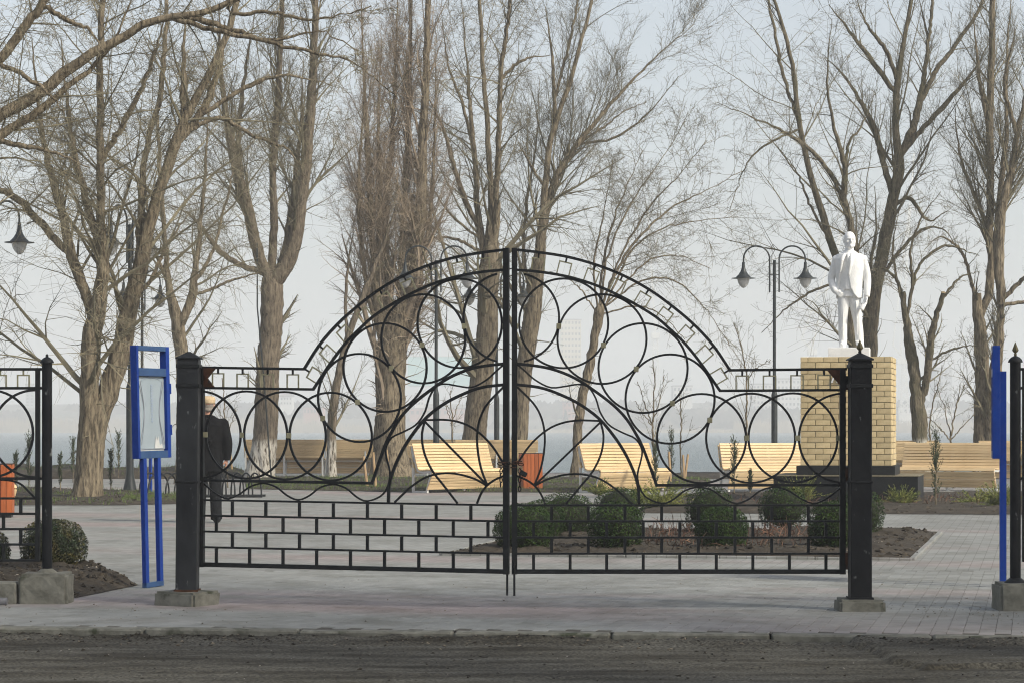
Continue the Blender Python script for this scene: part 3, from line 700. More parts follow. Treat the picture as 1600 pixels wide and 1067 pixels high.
    l2 = pl_(A2); A3, B3 = spawn(A2, B2, rng.poisson(st['n3'] * dens * np.clip(l2 / max(.25, l2.mean()), .15, 2.2)), 0.12, st['a3'], st['l3'], 0.6, 0.0038, 3, st['u3'], st['w'] * 1.2, rng, lmin=0.12)
    A3, B3 = cull(A3, B3, 30)
    A4, B4 = spawn(P0, R0, np.array([int(l * st.get('nt', 6) * dens) for l in L0]), 0.1, (40, 100), (0.03, 0.10), 0.12, 0.004, 5, st['u2'], st['w'] * 1.3, rng, lmin=0.25)
    A4, B4 = cull(A4, B4, 40)
    for A, B, sd in ((A1, B1, 5), (A2, B2, 3), (A3, B3, 3), (A4, B4, 3)):
        if len(A) == 0: continue
        V, Q = tubes(A, B, sd); C.append((V - inv, Q)); TRI[0] += len(Q) * 2
    n = 0; VV = []; QQ = []
    for V, Q in C: VV.append(V); QQ.append(Q + n); n += len(V)
    link('crown', np_mesh('crown', np.concatenate(VV), np.concatenate(QQ)), mt[twig], root)
    return root

ELM = dict(n1=3.4, a1=(25, 75), l1=(.22, .5), u1=(.15, .1), n2=9, a2=(25, 70), l2=(.2, .5), u2=(.0, -.25), n3=5, a3=(20, 65), l3=(.3, .75), u3=(-.05, -.4), w=.16, nt=6)
UPR = dict(n1=3.6, a1=(20, 60), l1=(.18, .42), u1=(.35, .3), n2=9, a2=(20, 55), l2=(.22, .5), u2=(.2, .2), n3=5, a3=(20, 60), l3=(.3, .75), u3=(.1, .1), w=.14, nt=5)
POP = dict(n1=6.5, a1=(8, 35), l1=(.12, .34), u1=(.5, .5), n2=9, a2=(12, 45), l2=(.2, .5), u2=(.2, .1), n3=6, a3=(15, 60), l3=(.25, .6), u3=(-.1, -.4), w=.14, nt=14, t0=.05)
POL = dict(n1=3.2, a1=(25, 70), l1=(.2, .5), u1=(.1, .0), n2=7, a2=(25, 65), l2=(.25, .55), u2=(.0, -.1), n3=4, a3=(25, 65), l3=(.25, .6), u3=(.0, -.1), w=.17, nt=3, trunk=.1)

tree('big old tree with a forked furrowed trunk just left of the blue notice board', 41.8, [
    [(134, 788, 27), (142, 720, 24), (150, 660, 22), (164, 620, 20), (184, 570, 19), (198, 510, 17), (208, 460, 15), (222, 400, 14), (240, 330, 12), (258, 270, 11), (276, 220, 11), (300, 165, 9), (330, 110, 8), (360, 40, 7), (380, -40, 6)],
    [(128, 782, 16), (136, 690, 18), (140, 600, 17), (143, 530, 18), (152, 490, 16), (158, 440, 13), (161, 400, 12), (158, 330, 9), (157, 200, 8), (156, 100, 7), (160, 0, 6), (162, -80, 5)],
    [(146, 500, 12), (130, 450, 11), (112, 400, 11), (100, 345, 9), (85, 290, 8), (70, 230, 7), (58, 150, 6), (50, 60, 5)],
    [(100, 398, 8), (60, 345, 8), (20, 308, 7), (-40, 280, 6)],
    [(156, 402, 8), (142, 340, 8), (127, 285, 7), (114, 230, 6), (104, 150, 5), (95, 60, 4)],
    [(166, 250, 7), (190, 200, 7), (216, 150, 6), (240, 90, 5), (262, 10, 4)],
    [(212, 425, 9), (220, 350, 8), (223, 280, 7), (232, 220, 6), (250, 150, 6), (258, 60, 5), (262, -20, 4)],
    [(262, 262, 8), (284, 190, 8), (287, 100, 7), (288, 20, 6)],
    [(276, 225, 8), (318, 170, 8), (345, 100, 7), (352, 30, 5)],
    [(300, 182, 5), (345, 160, 5), (400, 130, 5), (450, 118, 4), (520, 135, 3)],
    [(290, 205, 5), (345, 185, 5), (400, 215, 4), (450, 235, 4), (480, 280, 3)],
    [(204, 470, 5), (235, 440, 4), (262, 380, 4), (300, 330, 3)],
], ELM, 1, rs=0.84, thin=.85, sides=16, dens=1.0)
tree('low forked tree behind the big old tree, above the bike rack', 54, [
    [(288, 752, 15), (286, 640, 13), (285, 560, 13), (278, 505, 13), (268, 470, 11), (262, 430, 8), (256, 350, 6), (250, 270, 5), (246, 180, 4)],
    [(285, 520, 9), (298, 470, 11), (303, 430, 9), (310, 380, 6), (318, 300, 5), (325, 200, 4), (330, 100, 3)],
    [(303, 440, 6), (330, 400, 5), (346, 340, 4), (360, 290, 4), (372, 200, 3)],
    [(266, 450, 5), (245, 400, 4), (232, 340, 4), (226, 260, 3)],
    [(300, 460, 5), (345, 445, 4), (390, 430, 3), (430, 420, 3)],
], ELM, 2, rs=0.90, dens=.95)
tree('whitewashed tree with a thick pale bole forking above the long bench', 58.5, [
    [(407, 749, 22), (412, 690, 19), (418, 600, 18), (422, 520, 17), (424, 470, 17), (424, 446, 16.5), (425, 430, 12)],
    [(428, 448, 13), (444, 420, 13), (460, 380, 12), (470, 320, 11), (478, 250, 10), (487, 150, 8), (492, 50, 6), (495, -40, 5)],
    [(424, 440, 8), (428, 330, 7), (426, 270, 6), (432, 180, 6), (438, 80, 5), (442, -20, 4)],
    [(420, 440, 10), (408, 410, 10), (395, 360, 10), (380, 300, 9), (366, 250, 8), (353, 180, 7), (345, 100, 6), (342, 10, 5)],
    [(412, 432, 6), (372, 412, 5), (340, 390, 5), (320, 362, 4), (295, 335, 4), (262, 318, 3)],
    [(436, 428, 6), (448, 370, 6), (460, 290, 5), (470, 200, 4), (474, 90, 3)],
    [(380, 300, 5), (372, 220, 5), (382, 120, 4), (398, 20, 3)],
], UPR, 3, thin=.86, bark='barkwash')
tree('slim leaning tree with whitewashed foot in front of the long bench', 59, [
    [(518, 748, 10.5), (520, 650, 10), (528, 590, 9), (541, 540, 8), (556, 490, 7), (576, 440, 6), (600, 380, 4), (620, 320, 3)],
    [(545, 530, 4), (540, 470, 4), (546, 400, 3), (556, 330, 2.5)],
], UPR, 4, bark='barkwash', dens=.7)
tree('tall poplar with a column of upright stems left of the gate arch', 60, [
    [(612, 746, 36), (610, 690, 29), (609, 640, 26), (609, 590, 26), (612, 550, 27), (622, 510, 20), (636, 460, 15), (648, 410, 14), (656, 340, 13), (660, 250, 11), (664, 150, 10), (668, 50, 8), (670, -60, 6)],
    [(604, 560, 14), (596, 510, 13), (588, 450, 11), (582, 380, 9), (578, 300, 8), (572, 200, 7), (568, 100, 6), (564, 0, 5)],
    [(610, 550, 12), (606, 480, 11), (604, 420, 10), (602, 330, 9), (612, 220, 8), (618, 100, 7), (622, -10, 5)],
    [(618, 530, 11), (625, 470, 10), (628, 400, 9), (632, 320, 8), (637, 220, 7), (641, 80, 6), (642, -20, 4)],
    [(600, 540, 8), (580, 480, 7), (566, 400, 6), (560, 300, 5), (566, 200, 4), (572, 100, 3)],
    [(628, 500, 8), (650, 440, 7), (668, 370, 6), (676, 290, 5), (680, 180, 4), (682, 60, 3)],
    [(606, 520, 8), (592, 420, 7), (594, 300, 6), (592, 180, 5), (596, 60, 4)],
], POP, 5, rs=0.87, twig='twigp', depth=.35, sides=20)
tree('stout leaning tree behind the gate centre left of the meeting stiles', 62, [
    [(730, 742, 27), (738, 690, 24), (747, 630, 23), (756, 570, 22), (762, 480, 20), (766, 420, 20), (768, 380, 15), (768, 300, 9), (763, 230, 8), (758, 150, 7), (752, 60, 6), (748, -40, 5)],
    [(760, 420, 12), (752, 370, 11), (746, 330, 9), (743, 260, 8), (735, 180, 7), (728, 80, 5), (720, -10, 4)],
    [(748, 360, 7), (732, 325, 8), (712, 270, 7), (695, 210, 6), (675, 165, 5), (650, 120, 4)],
    [(772, 400, 11), (776, 350, 10), (776, 290, 9), (780, 200, 8), (783, 110, 7), (790, 60, 6), (800, -20, 5)],
    [(740, 250, 5), (725, 170, 5), (700, 100, 4), (690, 20, 3)],
    [(752, 400, 5), (715, 375, 5), (680, 372, 4), (655, 378, 3)],
    [(782, 130, 5), (800, 105, 5), (830, 90, 4), (860, 88, 3)],
    [(750, 380, 4), (700, 330, 4), (668, 280, 3)],
], ELM, 6, rs=0.78, sides=18)
tree('leaning tree right of the gate centre fanning out to the upper right', 64, [
    [(808, 740, 17), (813, 650, 17), (820, 570, 17), (830, 500, 18), (836, 440, 17), (842, 400, 14), (848, 340, 11), (852, 290, 10), (858, 230, 9), (872, 180, 8), (890, 130, 7), (906, 70, 6), (925, 0, 5), (935, -40, 4)],
    [(838, 420, 12), (850, 350, 11), (868, 280, 10), (898, 232, 9), (940, 180, 7), (985, 130, 6), (1030, 85, 5), (1085, 38, 3)],
    [(856, 330, 8), (878, 262, 8), (905, 225, 6), (935, 205, 5), (975, 175, 4), (1010, 160, 3)],
    [(864, 200, 7), (866, 150, 6), (862, 80, 5), (852, 10, 4)],
    [(864, 152, 5), (880, 105, 5), (896, 40, 4), (905, -20, 3)],
    [(905, 226, 4), (960, 215, 4), (1010, 180, 3), (1060, 120, 2.5)],
    [(832, 470, 7), (818, 400, 6), (822, 320, 5), (838, 220, 4), (842, 120, 3)],
    [(852, 300, 5), (824, 250, 4), (806, 215, 3)],
], UPR, 7, rs=0.74, dens=1.05)
tree('pollarded tree with a bristling knob head right of the gate centre', 58, [
    [(898, 746, 13), (906, 650, 12.5), (916, 590, 13), (928, 535, 12), (935, 500, 13.5), (938, 484, 13.5), (940, 474, 9)],
    [(932, 492, 5), (940, 430, 5), (952, 370, 4.5), (975, 300, 4), (1005, 235, 3)],
    [(938, 488, 5), (962, 425, 5), (1000, 370, 4.5), (1050, 325, 4), (1100, 300, 3), (1160, 268, 2)],
    [(940, 488, 4), (970, 400, 4), (1010, 330, 4), (1060, 275, 3), (1105, 220, 2)],
    [(930, 490, 4), (928, 420, 4), (942, 340, 3), (958, 250, 2)],
    [(942, 486, 4), (1000, 440, 3.5), (1055, 440, 3), (1100, 480, 2.5), (1140, 540, 2)],
    [(942, 484, 4), (985, 395, 4), (1030, 360, 3), (1090, 345, 3), (1150, 340, 2)],
    [(936, 486, 4), (950, 400, 4), (985, 320, 3), (1040, 240, 2.5), (1070, 190, 2)],
    [(944, 488, 3.5), (1010, 410, 3), (1060, 400, 3), (1110, 420, 2)],
    [(928, 492, 3), (905, 450, 3), (880, 430, 2)],
    [(944, 494, 3), (990, 478, 3), (1030, 490, 2.5), (1070, 530, 2)],
], POL, 8, rs=0.66, twig='twig', flare=True)
tree('tree with two slanting stems rising behind the white statue', 61, [
    [(1338, 742, 15), (1338, 650, 13), (1334, 560, 12), (1328, 480, 11), (1318, 430, 10), (1306, 400, 10), (1294, 365, 9.5), (1280, 320, 9), (1264, 265, 8), (1248, 190, 7), (1238, 110, 6), (1225, 50, 5), (1205, -10, 4)],
    [(1334, 500, 10), (1340, 430, 9), (1336, 390, 9), (1328, 345, 9), (1318, 310, 9), (1321, 262, 8), (1302, 195, 6), (1292, 120, 5), (1300, 30, 4)],
    [(1316, 318, 6), (1300, 275, 6), (1270, 238, 6), (1228, 208, 5), (1185, 188, 3.5), (1120, 160, 2.5)],
    [(1321, 262, 5), (1328, 220, 4), (1345, 200, 3), (1370, 140, 3)],
    [(1248, 200, 4.5), (1222, 110, 4.5), (1208, 40, 4), (1196, -20, 3)],
    [(1300, 380, 4), (1270, 330, 3.5), (1245, 270, 3), (1215, 230, 2)],
    [(1326, 445, 4), (1280, 450, 3.5), (1230, 480, 3), (1190, 520, 2)],
    [(1250, 210, 3), (1200, 225, 3), (1165, 260, 2), (1140, 330, 2)],
], ELM, 9, rs=0.85, bark='barkmoss', dens=.72)
tree('broad tree with a Y fork directly right of the white statue', 62, [
    [(1363, 744, 13), (1363, 640, 12), (1362, 560, 12), (1361, 500, 14), (1366, 455, 13), (1376, 415, 12), (1386, 365, 12), (1396, 310, 11), (1405, 262, 11), (1402, 225, 9), (1399, 180, 8), (1402, 135, 8), (1409, 85, 6), (1418, 40, 5), (1428, -30, 4)],
    [(1407, 250, 9), (1425, 205, 9), (1437, 160, 8), (1446, 110, 6), (1449, 60, 6), (1436, 0, 4)],
    [(1438, 165, 6), (1462, 112, 6), (1492, 72, 5), (1530, 15, 4), (1545, -30, 3)],
    [(1412, 240, 7), (1440, 202, 6), (1478, 163, 6), (1520, 112, 5), (1545, 70, 4)],
    [(1388, 300, 8), (1380, 255, 7), (1366, 200, 7), (1345, 160, 6), (1318, 118, 5), (1285, 85, 3)],
    [(1399, 142, 6), (1370, 105, 6), (1332, 55, 5), (1295, 8, 4)],
    [(1402, 130, 5), (1385, 80, 5), (1355, 40, 4), (1335, -10, 3)],
    [(1448, 70, 4), (1455, 30, 4), (1458, -20, 3)],
    [(1396, 320, 5), (1420, 310, 5), (1450, 345, 4), (1480, 330, 3)],
    [(1370, 450, 5), (1400, 400, 4), (1440, 360, 4), (1475, 360, 3), (1500, 395, 2.5)],
], UPR, 10, bark='barkmoss', dens=.8)
tree('pruned tree with two sawn off arms right of the brick pedestal', 57, [
    [(1440, 752, 13), (1438, 690, 13), (1436, 650, 13), (1431, 600, 11), (1424, 550, 11), (1417, 505, 8), (1413, 480, 6), (1411, 456, 5)],
    [(1438, 640, 9), (1447, 595, 8), (1454, 545, 8), (1456, 520, 8), (1463, 495, 6), (1474, 457, 5)],
    [(1420, 500, 4), (1426, 440, 4), (1422, 395, 3), (1440, 340, 3), (1470, 300, 2)],
    [(1415, 480, 4), (1402, 440, 3.5), (1380, 420, 3), (1355, 425, 2.5)],
    [(1426, 450, 3.5), (1440, 410, 3), (1480, 385, 3), (1530, 400, 2)],
    [(1470, 470, 3), (1500, 435, 2.5), (1530, 425, 2)],
    [(1452, 565, 2.5), (1490, 545, 2.5), (1530, 540, 2)],
    [(1412, 490, 3), (1395, 400, 2.5), (1405, 330, 2)],
], POL, 11, rs=1.0, thin=.74, bark='barkmw', caps=(0, 1), dens=.8)
tree('twin stemmed pollard with knobbly heads left of the blue board on the right', 60, [
    [(1534, 746, 15), (1535, 690, 14), (1535, 620, 13), (1534, 560, 12), (1531, 505, 11), (1528, 480, 10), (1527, 458, 9)],
    [(1548, 740, 14), (1550, 660, 14), (1555, 600, 13), (1559, 540, 13), (1563, 490, 15), (1566, 462, 14)],
    [(1534, 500, 8), (1546, 455, 9), (1549, 410, 9), (1546, 370, 9), (1548, 300, 8), (1546, 200, 8), (1549, 100, 7), (1551, -20, 6)],
    [(1561, 478, 9), (1561, 410, 10), (1566, 330, 9), (1580, 265, 8), (1592, 200, 7), (1604, 130, 6), (1610, 30, 4)],
    [(1558, 460, 7), (1557, 380, 7), (1564, 290, 6), (1573, 200, 5), (1573, 100, 5), (1580, -10, 4)],
    [(1570, 470, 5), (1605, 430, 4), (1640, 400, 3)],
    [(1546, 360, 4), (1520, 300, 4), (1500, 240, 3), (1490, 160, 2.5)],
    [(1592, 210, 5), (1570, 130, 4), (1590, 40, 3)],
    [(1547, 210, 4), (1530, 120, 4), (1520, 20, 3)],
    [(1570, 475, 4), (1610, 470, 3.5), (1650, 455, 3)],
    [(1534, 480, 4), (1505, 400, 3.5), (1470, 370, 3), (1445, 390, 2)],
], UPR, 12, rs=1.0, thin=.74, bark='bark', caps=(0,), dens=.9)
# a tree outside the frame on the left whose heavy boughs reach into the picture
tree('heavy leaning boughs of a tree outside the frame crossing the upper left corner', 31, [
    [(-260, 812, 34), (-240, 640, 30), (-190, 430, 27), (-120, 290, 20), (-40, 212, 12), (40, 160, 11), (110, 108, 10), (150, 82, 9), (200, 52, 8), (250, 28, 7), (320, 20, 6), (390, -10, 5)],
    [(-120, 300, 12), (-20, 225, 9), (60, 172, 8), (130, 118, 7), (175, 70, 6), (205, 0, 5)],
    [(-150, 360, 12), (-60, 160, 10), (0, 92, 9), (35, 45, 9), (66, 8, 8), (90, -40, 7)],
    [(215, 48, 6), (270, 26, 6), (320, 33, 6), (370, 50, 5), (430, 62, 4), (500, 50, 3), (560, 80, 2)],
    [(270, 34, 5), (340, 48, 5), (400, 62, 4), (470, 78, 4), (550, 98, 3), (620, 150, 2)],
    [(66, 12, 5), (100, 30, 5), (140, 48, 4), (165, 85, 3)],
    [(0, 98, 5), (40, 120, 4.5), (78, 148, 4), (100, 178, 3)],
    [(-40, 215, 5), (20, 225, 5), (80, 238, 4), (140, 262, 3)],
    [(360, 20, 4), (420, 20, 4), (500, 30, 3), (580, 10, 2)],
], dict(ELM, trunk=.02), 13, thin=.8, dens=.85, depth=.25)
# unseen bare trees added outside the frame on the right, between the sun and the gate; they shade the road and the gate
src = [o for o in COL.objects if o.name.startswith('bare_tree') and o.type == 'EMPTY']
pick = [src[5], src[6], src[9], src[2]]
for i, (x, y) in enumerate([(7.5, 3), (12, 4.5), (17, 3), (22, 5), (9, 9.5), (14, 10.5), (19.5, 9), (25, 11), (30, 8)]):
    c = copy_tree(pick[i % 4]); c.location = (x, y, 0); c.rotation_euler = (0, 0, i * 2.1)
    c['label'] = 'unseen bare tree added right of the frame to shade the foreground'; c['group'] = 'unseen trees added for shade'
# thin saplings
SAP = dict(n1=3.0, a1=(25, 60), l1=(.2, .4), u1=(.3, .3), n2=3, a2=(25, 60), l2=(.3, .5), u2=(.1, .1), n3=1, a3=(25, 60), l3=(.3, .5), u3=(.1, .1), w=.1, nt=0, trunk=1)
for i, (lab, Z, lm) in enumerate([
    ('young sapling with a bunch of thin upright shoots left of the far shore hall', 57, [[(1022, 750, 3.2), (1021, 690, 2.8), (1020, 662, 2.4), (1023, 600, 1.4), (1020, 560, 1)], [(1020, 664, 1.6), (1008, 630, 1.3), (996, 596, 1)], [(1020, 662, 1.6), (1032, 620, 1.2), (1038, 585, 1)], [(1020, 668, 1.4), (1004, 645, 1), (992, 626, .8)]]),
    ('thin sapling stem rising beside the right gate leaf', 57, [[(1166, 750, 3), (1166, 690, 2.6), (1167, 620, 2.2), (1165, 580, 1.8), (1158, 540, 1.3), (1146, 505, 1)], [(1166, 592, 1.4), (1182, 575, 1.2), (1204, 562, .9)]]),
    ('spindly sapling with five spread shoots between the two right hand trees', 57, [[(1487, 752, 3), (1486, 700, 2.6), (1486, 680, 2.3), (1493, 640, 1.6), (1508, 600, 1)], [(1487, 682, 1.6), (1478, 645, 1.3), (1466, 610, 1)], [(1487, 688, 1.6), (1465, 665, 1.3), (1448, 650, 1)], [(1487, 686, 1.5), (1505, 665, 1.2), (1522, 648, 1)], [(1492, 650, 1.3), (1498, 620, 1), (1500, 600, .8)]]),
    ('thin upright sapling tight against the pruned tree', 57.5, [[(1450, 750, 2.6), (1452, 690, 2.2), (1455, 640, 1.7), (1466, 600, 1.2), (1472, 570, .9)]]),
    ('bare sapling stem behind the centre bench', 58, [[(707, 750, 2.2), (707, 690, 2), (706, 650, 1.6), (704, 610, 1)], [(706, 664, 1.1), (699, 640, .9), (692, 625, .8)], [(706, 660, 1), (714, 636, .8), (722, 618, .7)]]),
    ('faint sapling in front of the lake right of the juniper cluster', 57, [[(1064, 750, 2), (1064, 690, 1.7), (1064, 640, 1.3), (1062, 610, .8)]]),
    ('thin sapling stem standing beside the man in black', 50, [[(356, 762, 2), (352, 700, 1.8), (350, 640, 1.4), (347, 590, 1)], [(352, 690, 1.2), (362, 660, 1), (368, 640, .7)], [(351, 660, 1), (341, 640, .8), (334, 628, .7)]]),
]):
    tree(lab, Z, lm, SAP, 30 + i, name='sapling', group='thin saplings by the lake', dens=1, flare=False)

# ---------------------------------------------------------------- boxwood balls, junipers, thujas
def leaf_cloud(n, rng, rx, rz, size, lump, seed):
    d = nrm(rng.normal(size=(n, 3)))
    lum = np.array([mnoise.noise(Vector((x * 2.2 + seed, y * 2.2, z * 2.2))) + 0.5 * mnoise.noise(Vector((x * 5 + seed, y * 5, z * 5))) for x, y, z in d])
    rr = (1 + lump * lum) * (1 - 0.2 * rng.random(n) ** 1.6)
    sq = (np.abs(d) ** 2.4).sum(1) ** (-1 / 2.4)
    P = d * (rr * sq)[:, None] * np.array([rx, rx, rz]) * 1.06
    nr = nrm(d + rng.normal(0, .55, (n, 3))); u = nrm(np.cross(nr, rng.normal(size=(n, 3)))); v = np.cross(nr, u)
    s = size * rng.uniform(.6, 1.25, n)[:, None]
    V = np.stack([P - u * s * .5, P + v * s * .28, P + u * s * .5, P - v * s * .28], 1)
    V[:, :, 2] = np.maximum(V[:, :, 2], -rz * 0.96)
    Q = (np.arange(n)[:, None] * 4 + np.arange(4)[None, :])
    return V.reshape(-1, 3), Q
def boxball(label, px, py_top, py_bot, wpx, Z, seed, n=7500, m='box', size=.023):
    rng = np.random.default_rng(seed); s = Z / F
    h = (py_bot - py_top) * s; r = wpx / 2 * s; top = CH - (py_top - HY) * s
    zc = top - h / 2
    root = empty('boxwood', (GX(px, Z), Z, 0), 0, label, 'shrub', 'clipped boxwood balls')
    V, Q = leaf_cloud(n, rng, r, h / 2, size, .06, seed * 3.1)
    o = link('foliage', np_mesh('foliage', V + np.array([0, 0, zc]), Q), mt[m], root)
    bm = bmesh.new(); bmesh.ops.create_icosphere(bm, subdivisions=3, radius=1)
    for v in bm.verts:
        k = .84 + .05 * mnoise.noise(v.co * 3 + Vector((seed, 0, 0))); v.co = Vector((v.co.x * r * k, v.co.y * r * k, v.co.z * h / 2 * k + zc))
    me = bpy.data.meshes.new('inner_twigs'); bm.to_mesh(me); bm.free(); link('inner_twigs', me, mt['boxcore'], root)
    MB().tube([(0, 0, -.02), (.01, 0, zc)], [.03, .02], 7).build('stem', mt['bark'], root)
    return root
boxball('boxwood ball seen right behind the meeting stiles at the bed corner', 818, 788, 864, 90, 24.0, 1)
boxball('boxwood ball at the front of the bed, right of the one behind the meeting stiles', 962, 786, 863, 84, 24.2, 2)
boxball('rear boxwood ball peeping over between the two front balls', 884, 771, 838, 92, 27.4, 3, 4600)
boxball('rear boxwood ball with a dark top behind the front row right of the first gap', 966, 762, 832, 76, 28.2, 4, 4000)
boxball('low rear boxwood ball left behind the gate centre', 846, 782, 842, 70, 26.6, 14, 3600)
boxball('tall rear boxwood ball in the middle of the bed', 1109, 760, 838, 74, 27.6, 5, 4600)
boxball('front boxwood ball leaning against the tall one in mid bed', 1128, 792, 864, 78, 24.0, 6)
boxball('round boxwood ball standing alone at the back of the bed left of the right post', 1223, 761, 828, 72, 28.6, 7, 4400)
boxball('front boxwood ball behind the hinge side of the right leaf', 1302, 784, 862, 76, 24.2, 8)
boxball('boxwood ball bulging out right of the right gate post', 1342, 766, 842, 76, 27.5, 9, 4800)
boxball('bronzed boxwood ball behind the left fence post', 84, 812, 896, 98, 20.3, 10, 9500, 'boxw', .021)
boxball('bronzed boxwood ball cut by the left edge of the picture', -22, 826, 905, 70, 20.0, 11, 5000, 'boxw', .024)

def sprays(root, name, n, rng, origin_fn, dir_fn, length, m, leafn=26, leaf=.03, wd=.007):
    V = []; Q = []; k = 0
    for i in range(n):
        p = np.array(origin_fn(), float); d = nrm(np.array(dir_fn(), float)); L_ = length * rng.uniform(.5, 1.1)
        for j in range(leafn):
            t = j / leafn; c = p + d * L_ * t + np.array([0, 0, -.12 * L_ * t * t])
            dd = nrm(d * .8 + rng.normal(0, .55, 3)); s = leaf * (1.1 - .6 * t) * rng.uniform(.6, 1.3); sd = nrm(np.cross(dd, rng.normal(size=3))) * wd
            V += [c - sd, c + sd, c + dd * s]; Q.append((k, k + 1, k + 2)); k += 3
    return link(name, np_mesh(name, np.array(V), np.array(Q)), mt[m], root)
def juniper(label, px, py, Z, r, h, seed, n=60):
    rng = np.random.default_rng(seed); root = empty('juniper', (GX(px, Z), Z, 0.03), 0, label, 'shrub', 'yellow green spreading junipers')
    def o(): a = rng.uniform(0, 6.28); q = rng.uniform(0, .25) * r; return (q * math.cos(a), q * math.sin(a), rng.uniform(0, .1) * h)
    def d(): a = rng.uniform(0, 6.28); e = rng.uniform(.25, 1.2); return (math.cos(a) * math.cos(e) * r, math.sin(a) * math.cos(e) * r, math.sin(e) * h)
    sprays(root, 'foliage', n, rng, o, d, max(r, h) * 1.05, 'jun', 34, .055, .008)
    MB().tube([(0, 0, -.05), (0.02, 0, h * .3)], [.025, .012], 6).build('stem', mt['bark'], root); return root
Zj = F * CH / (800 - HY)
juniper('wide bright juniper clump left end of the rear bed behind the right leaf', 1030, 795, 36.6, .62, .42, 1, 150)
juniper('smaller juniper in front of the second bench', 996, 782, 38.5, .30, .34, 2, 60)
juniper('low juniper at the foot of the left bench in mid bed', 935, 770, 44, .38, .36, 12, 60)
juniper('yellow juniper before the black plinth behind the right leaf', 1252, 792, 38.6, .36, .55, 3, 70)
juniper('feathery juniper before the right end of the black plinth', 1408, 790, 38.0, .36, .36, 4, 60)
juniper('bushy juniper left of the blue board on the right', 1562, 797, 36.4, .46, .48, 5, 110)
juniper('sparse dark juniper left of the bushy one on the right', 1524, 782, 38.6, .4, .2, 6, 40)
def thuja(label, px, pyt, pyb, wpx, Z, seed):
    rng = np.random.default_rng(seed); s = Z / F; h = (pyb - pyt) * s; r = wpx / 2 * s
    zb = CH - (pyb - HY) * s
    root = empty('thuja', (GX(px, Z), Z, zb), 0, label, 'shrub', 'young columnar thujas')
    def o():
        t = rng.random() ** .8 * .8 + .12; a = rng.uniform(0, 6.28); q = rng.uniform(0, .35) * r; return (q * math.cos(a), q * math.sin(a), t * h)
    def d(): a = rng.uniform(0, 6.28); return (math.cos(a) * .42, math.sin(a) * .42, 1)
    sprays(root, 'foliage', 70, rng, o, d, max(.12, h * .22), 'thuja', 16, .04, .009)
    MB().tube([(0, 0, -.06), (.01, 0, h * .5), (0, 0, h * .93)], [.014, .010, .004], 6).build('stem', mt['bark'], root); return root
for i, a in enumerate([('slim thuja left of the big forked tree against the water', 45, 678, 765, 10, 47.5), ('short thuja beside the orange bin on the left', 24, 706, 768, 9, 46.5), ('small thuja between the left fence post and the big tree', 94, 708, 765, 8, 46),
                       ('thuja right of the big tree, the taller one of two', 185, 673, 742, 11, 58), ('thuja right of the big tree, the shorter one of two', 173, 702, 768, 8, 46.5), ('dark thuja half hidden behind the big trunk', 114, 682, 752, 9, 55),
                       ('tall thuja staked beside the second bench from the centre', 1049, 670, 745, 18, 60), ('narrow thuja at the right end of the second bench', 1024, 690, 768, 12, 46), ('thuja in front of the third bench', 1147, 684, 772, 14, 44), ('stubby thuja beside the one in front of the third bench', 1172, 735, 772, 12, 44),
                       ('dense thuja in front of the right hand bench', 1462, 668, 792, 18, 37), ('dark thuja behind the right fence post', 1602, 672, 770, 16, 46)]):
    thuja(a[0], a[1], a[2], a[3], a[4], a[5], 50 + i)
# dry stems in the bed
def drystems(name, poly, n, hmin, hmax, seed):
    rng = np.random.default_rng(seed); P = in_poly_pts(poly, n, .03); V = []; Q = []; k = 0
    A = np.array(P); ln = rng.uniform(hmin, hmax, n); d = nrm(np.stack([rng.normal(0, .5, n), rng.normal(0, .5, n), np.ones(n)], 1))
    out = np.empty((n, 4, 3)); out[:, 0] = A; dd = d
    for j in range(1, 4): dd = nrm(dd + rng.normal(0, .3, (n, 3))); out[:, j] = out[:, j - 1] + dd * (ln / 3)[:, None]
    V, Q = tubes(out, np.tile(np.array([.006, .005, .004, .002]), (n, 1)), 3)
    o = link(name, np_mesh(name, V, Q), mt['dry']); tag(o, kind='stuff'); return o
dp = [tuple(G(x, y)[:2]) for x, y in [(1010, 866), (1270, 866), (1300, 836), (1010, 832)]]
drystems('dry_perennials', dp, 330, .1, .28, 3)
dp2 = [tuple(G(x, y)[:2]) for x, y in [(1100, 792), (1590, 794), (1590, 782), (1100, 782)]]
drystems('dry_ground_stems', dp2, 420, .06, .22, 5)

# ---------------------------------------------------------------- gate
ZG = 16.6; KG = 5.5e-5
def mapR(x, y): return W(x, y, ZG)
def mapL(x, y):
    d = x - 808; s = 1 / (1 + KG * d); xl = 787 - .955 * d * s; yl = HY + (y - HY) * s - 5 * d / 505
    return W(xl, yl, ZG / s)
PXM = ZG / F
def arc_pts(cx, cy, r, a0, a1, n): return [(cx + r * math.cos(rad(a0 + (a1 - a0) * i / n)), cy + r * math.sin(rad(a0 + (a1 - a0) * i / n))) for i in range(n + 1)]
def smooth2(pts, k=5):
    return [tuple(p) for p in catmull([(x, y, 0) for x, y in pts], (len(pts) - 1) * k + 1)[:, :2]]
OUTER = smooth2([(808, 390.8), (842, 394.7), (886, 401.6), (930.7, 413.9), (973, 430.4), (1013.7, 452.4), (1049.6, 478), (1084.5, 507.5), (1115, 540.4), (1140.5, 578)], 3)
INNER = smooth2([(808, 422.3), (842, 425), (884, 432), (923.7, 443.4), (957.4, 457.4), (991, 474.6), (1025, 495.6), (1047.4, 515), (1070, 536.4), (1094, 566), (1125, 610)], 3)
LOW1 = smooth2([(808, 568), (842, 572), (865, 577), (890, 586.4), (912, 598.5), (942, 619.5), (963, 636.7), (979.6, 655), (994, 678), (1005, 700), (1026, 757.5)], 3)
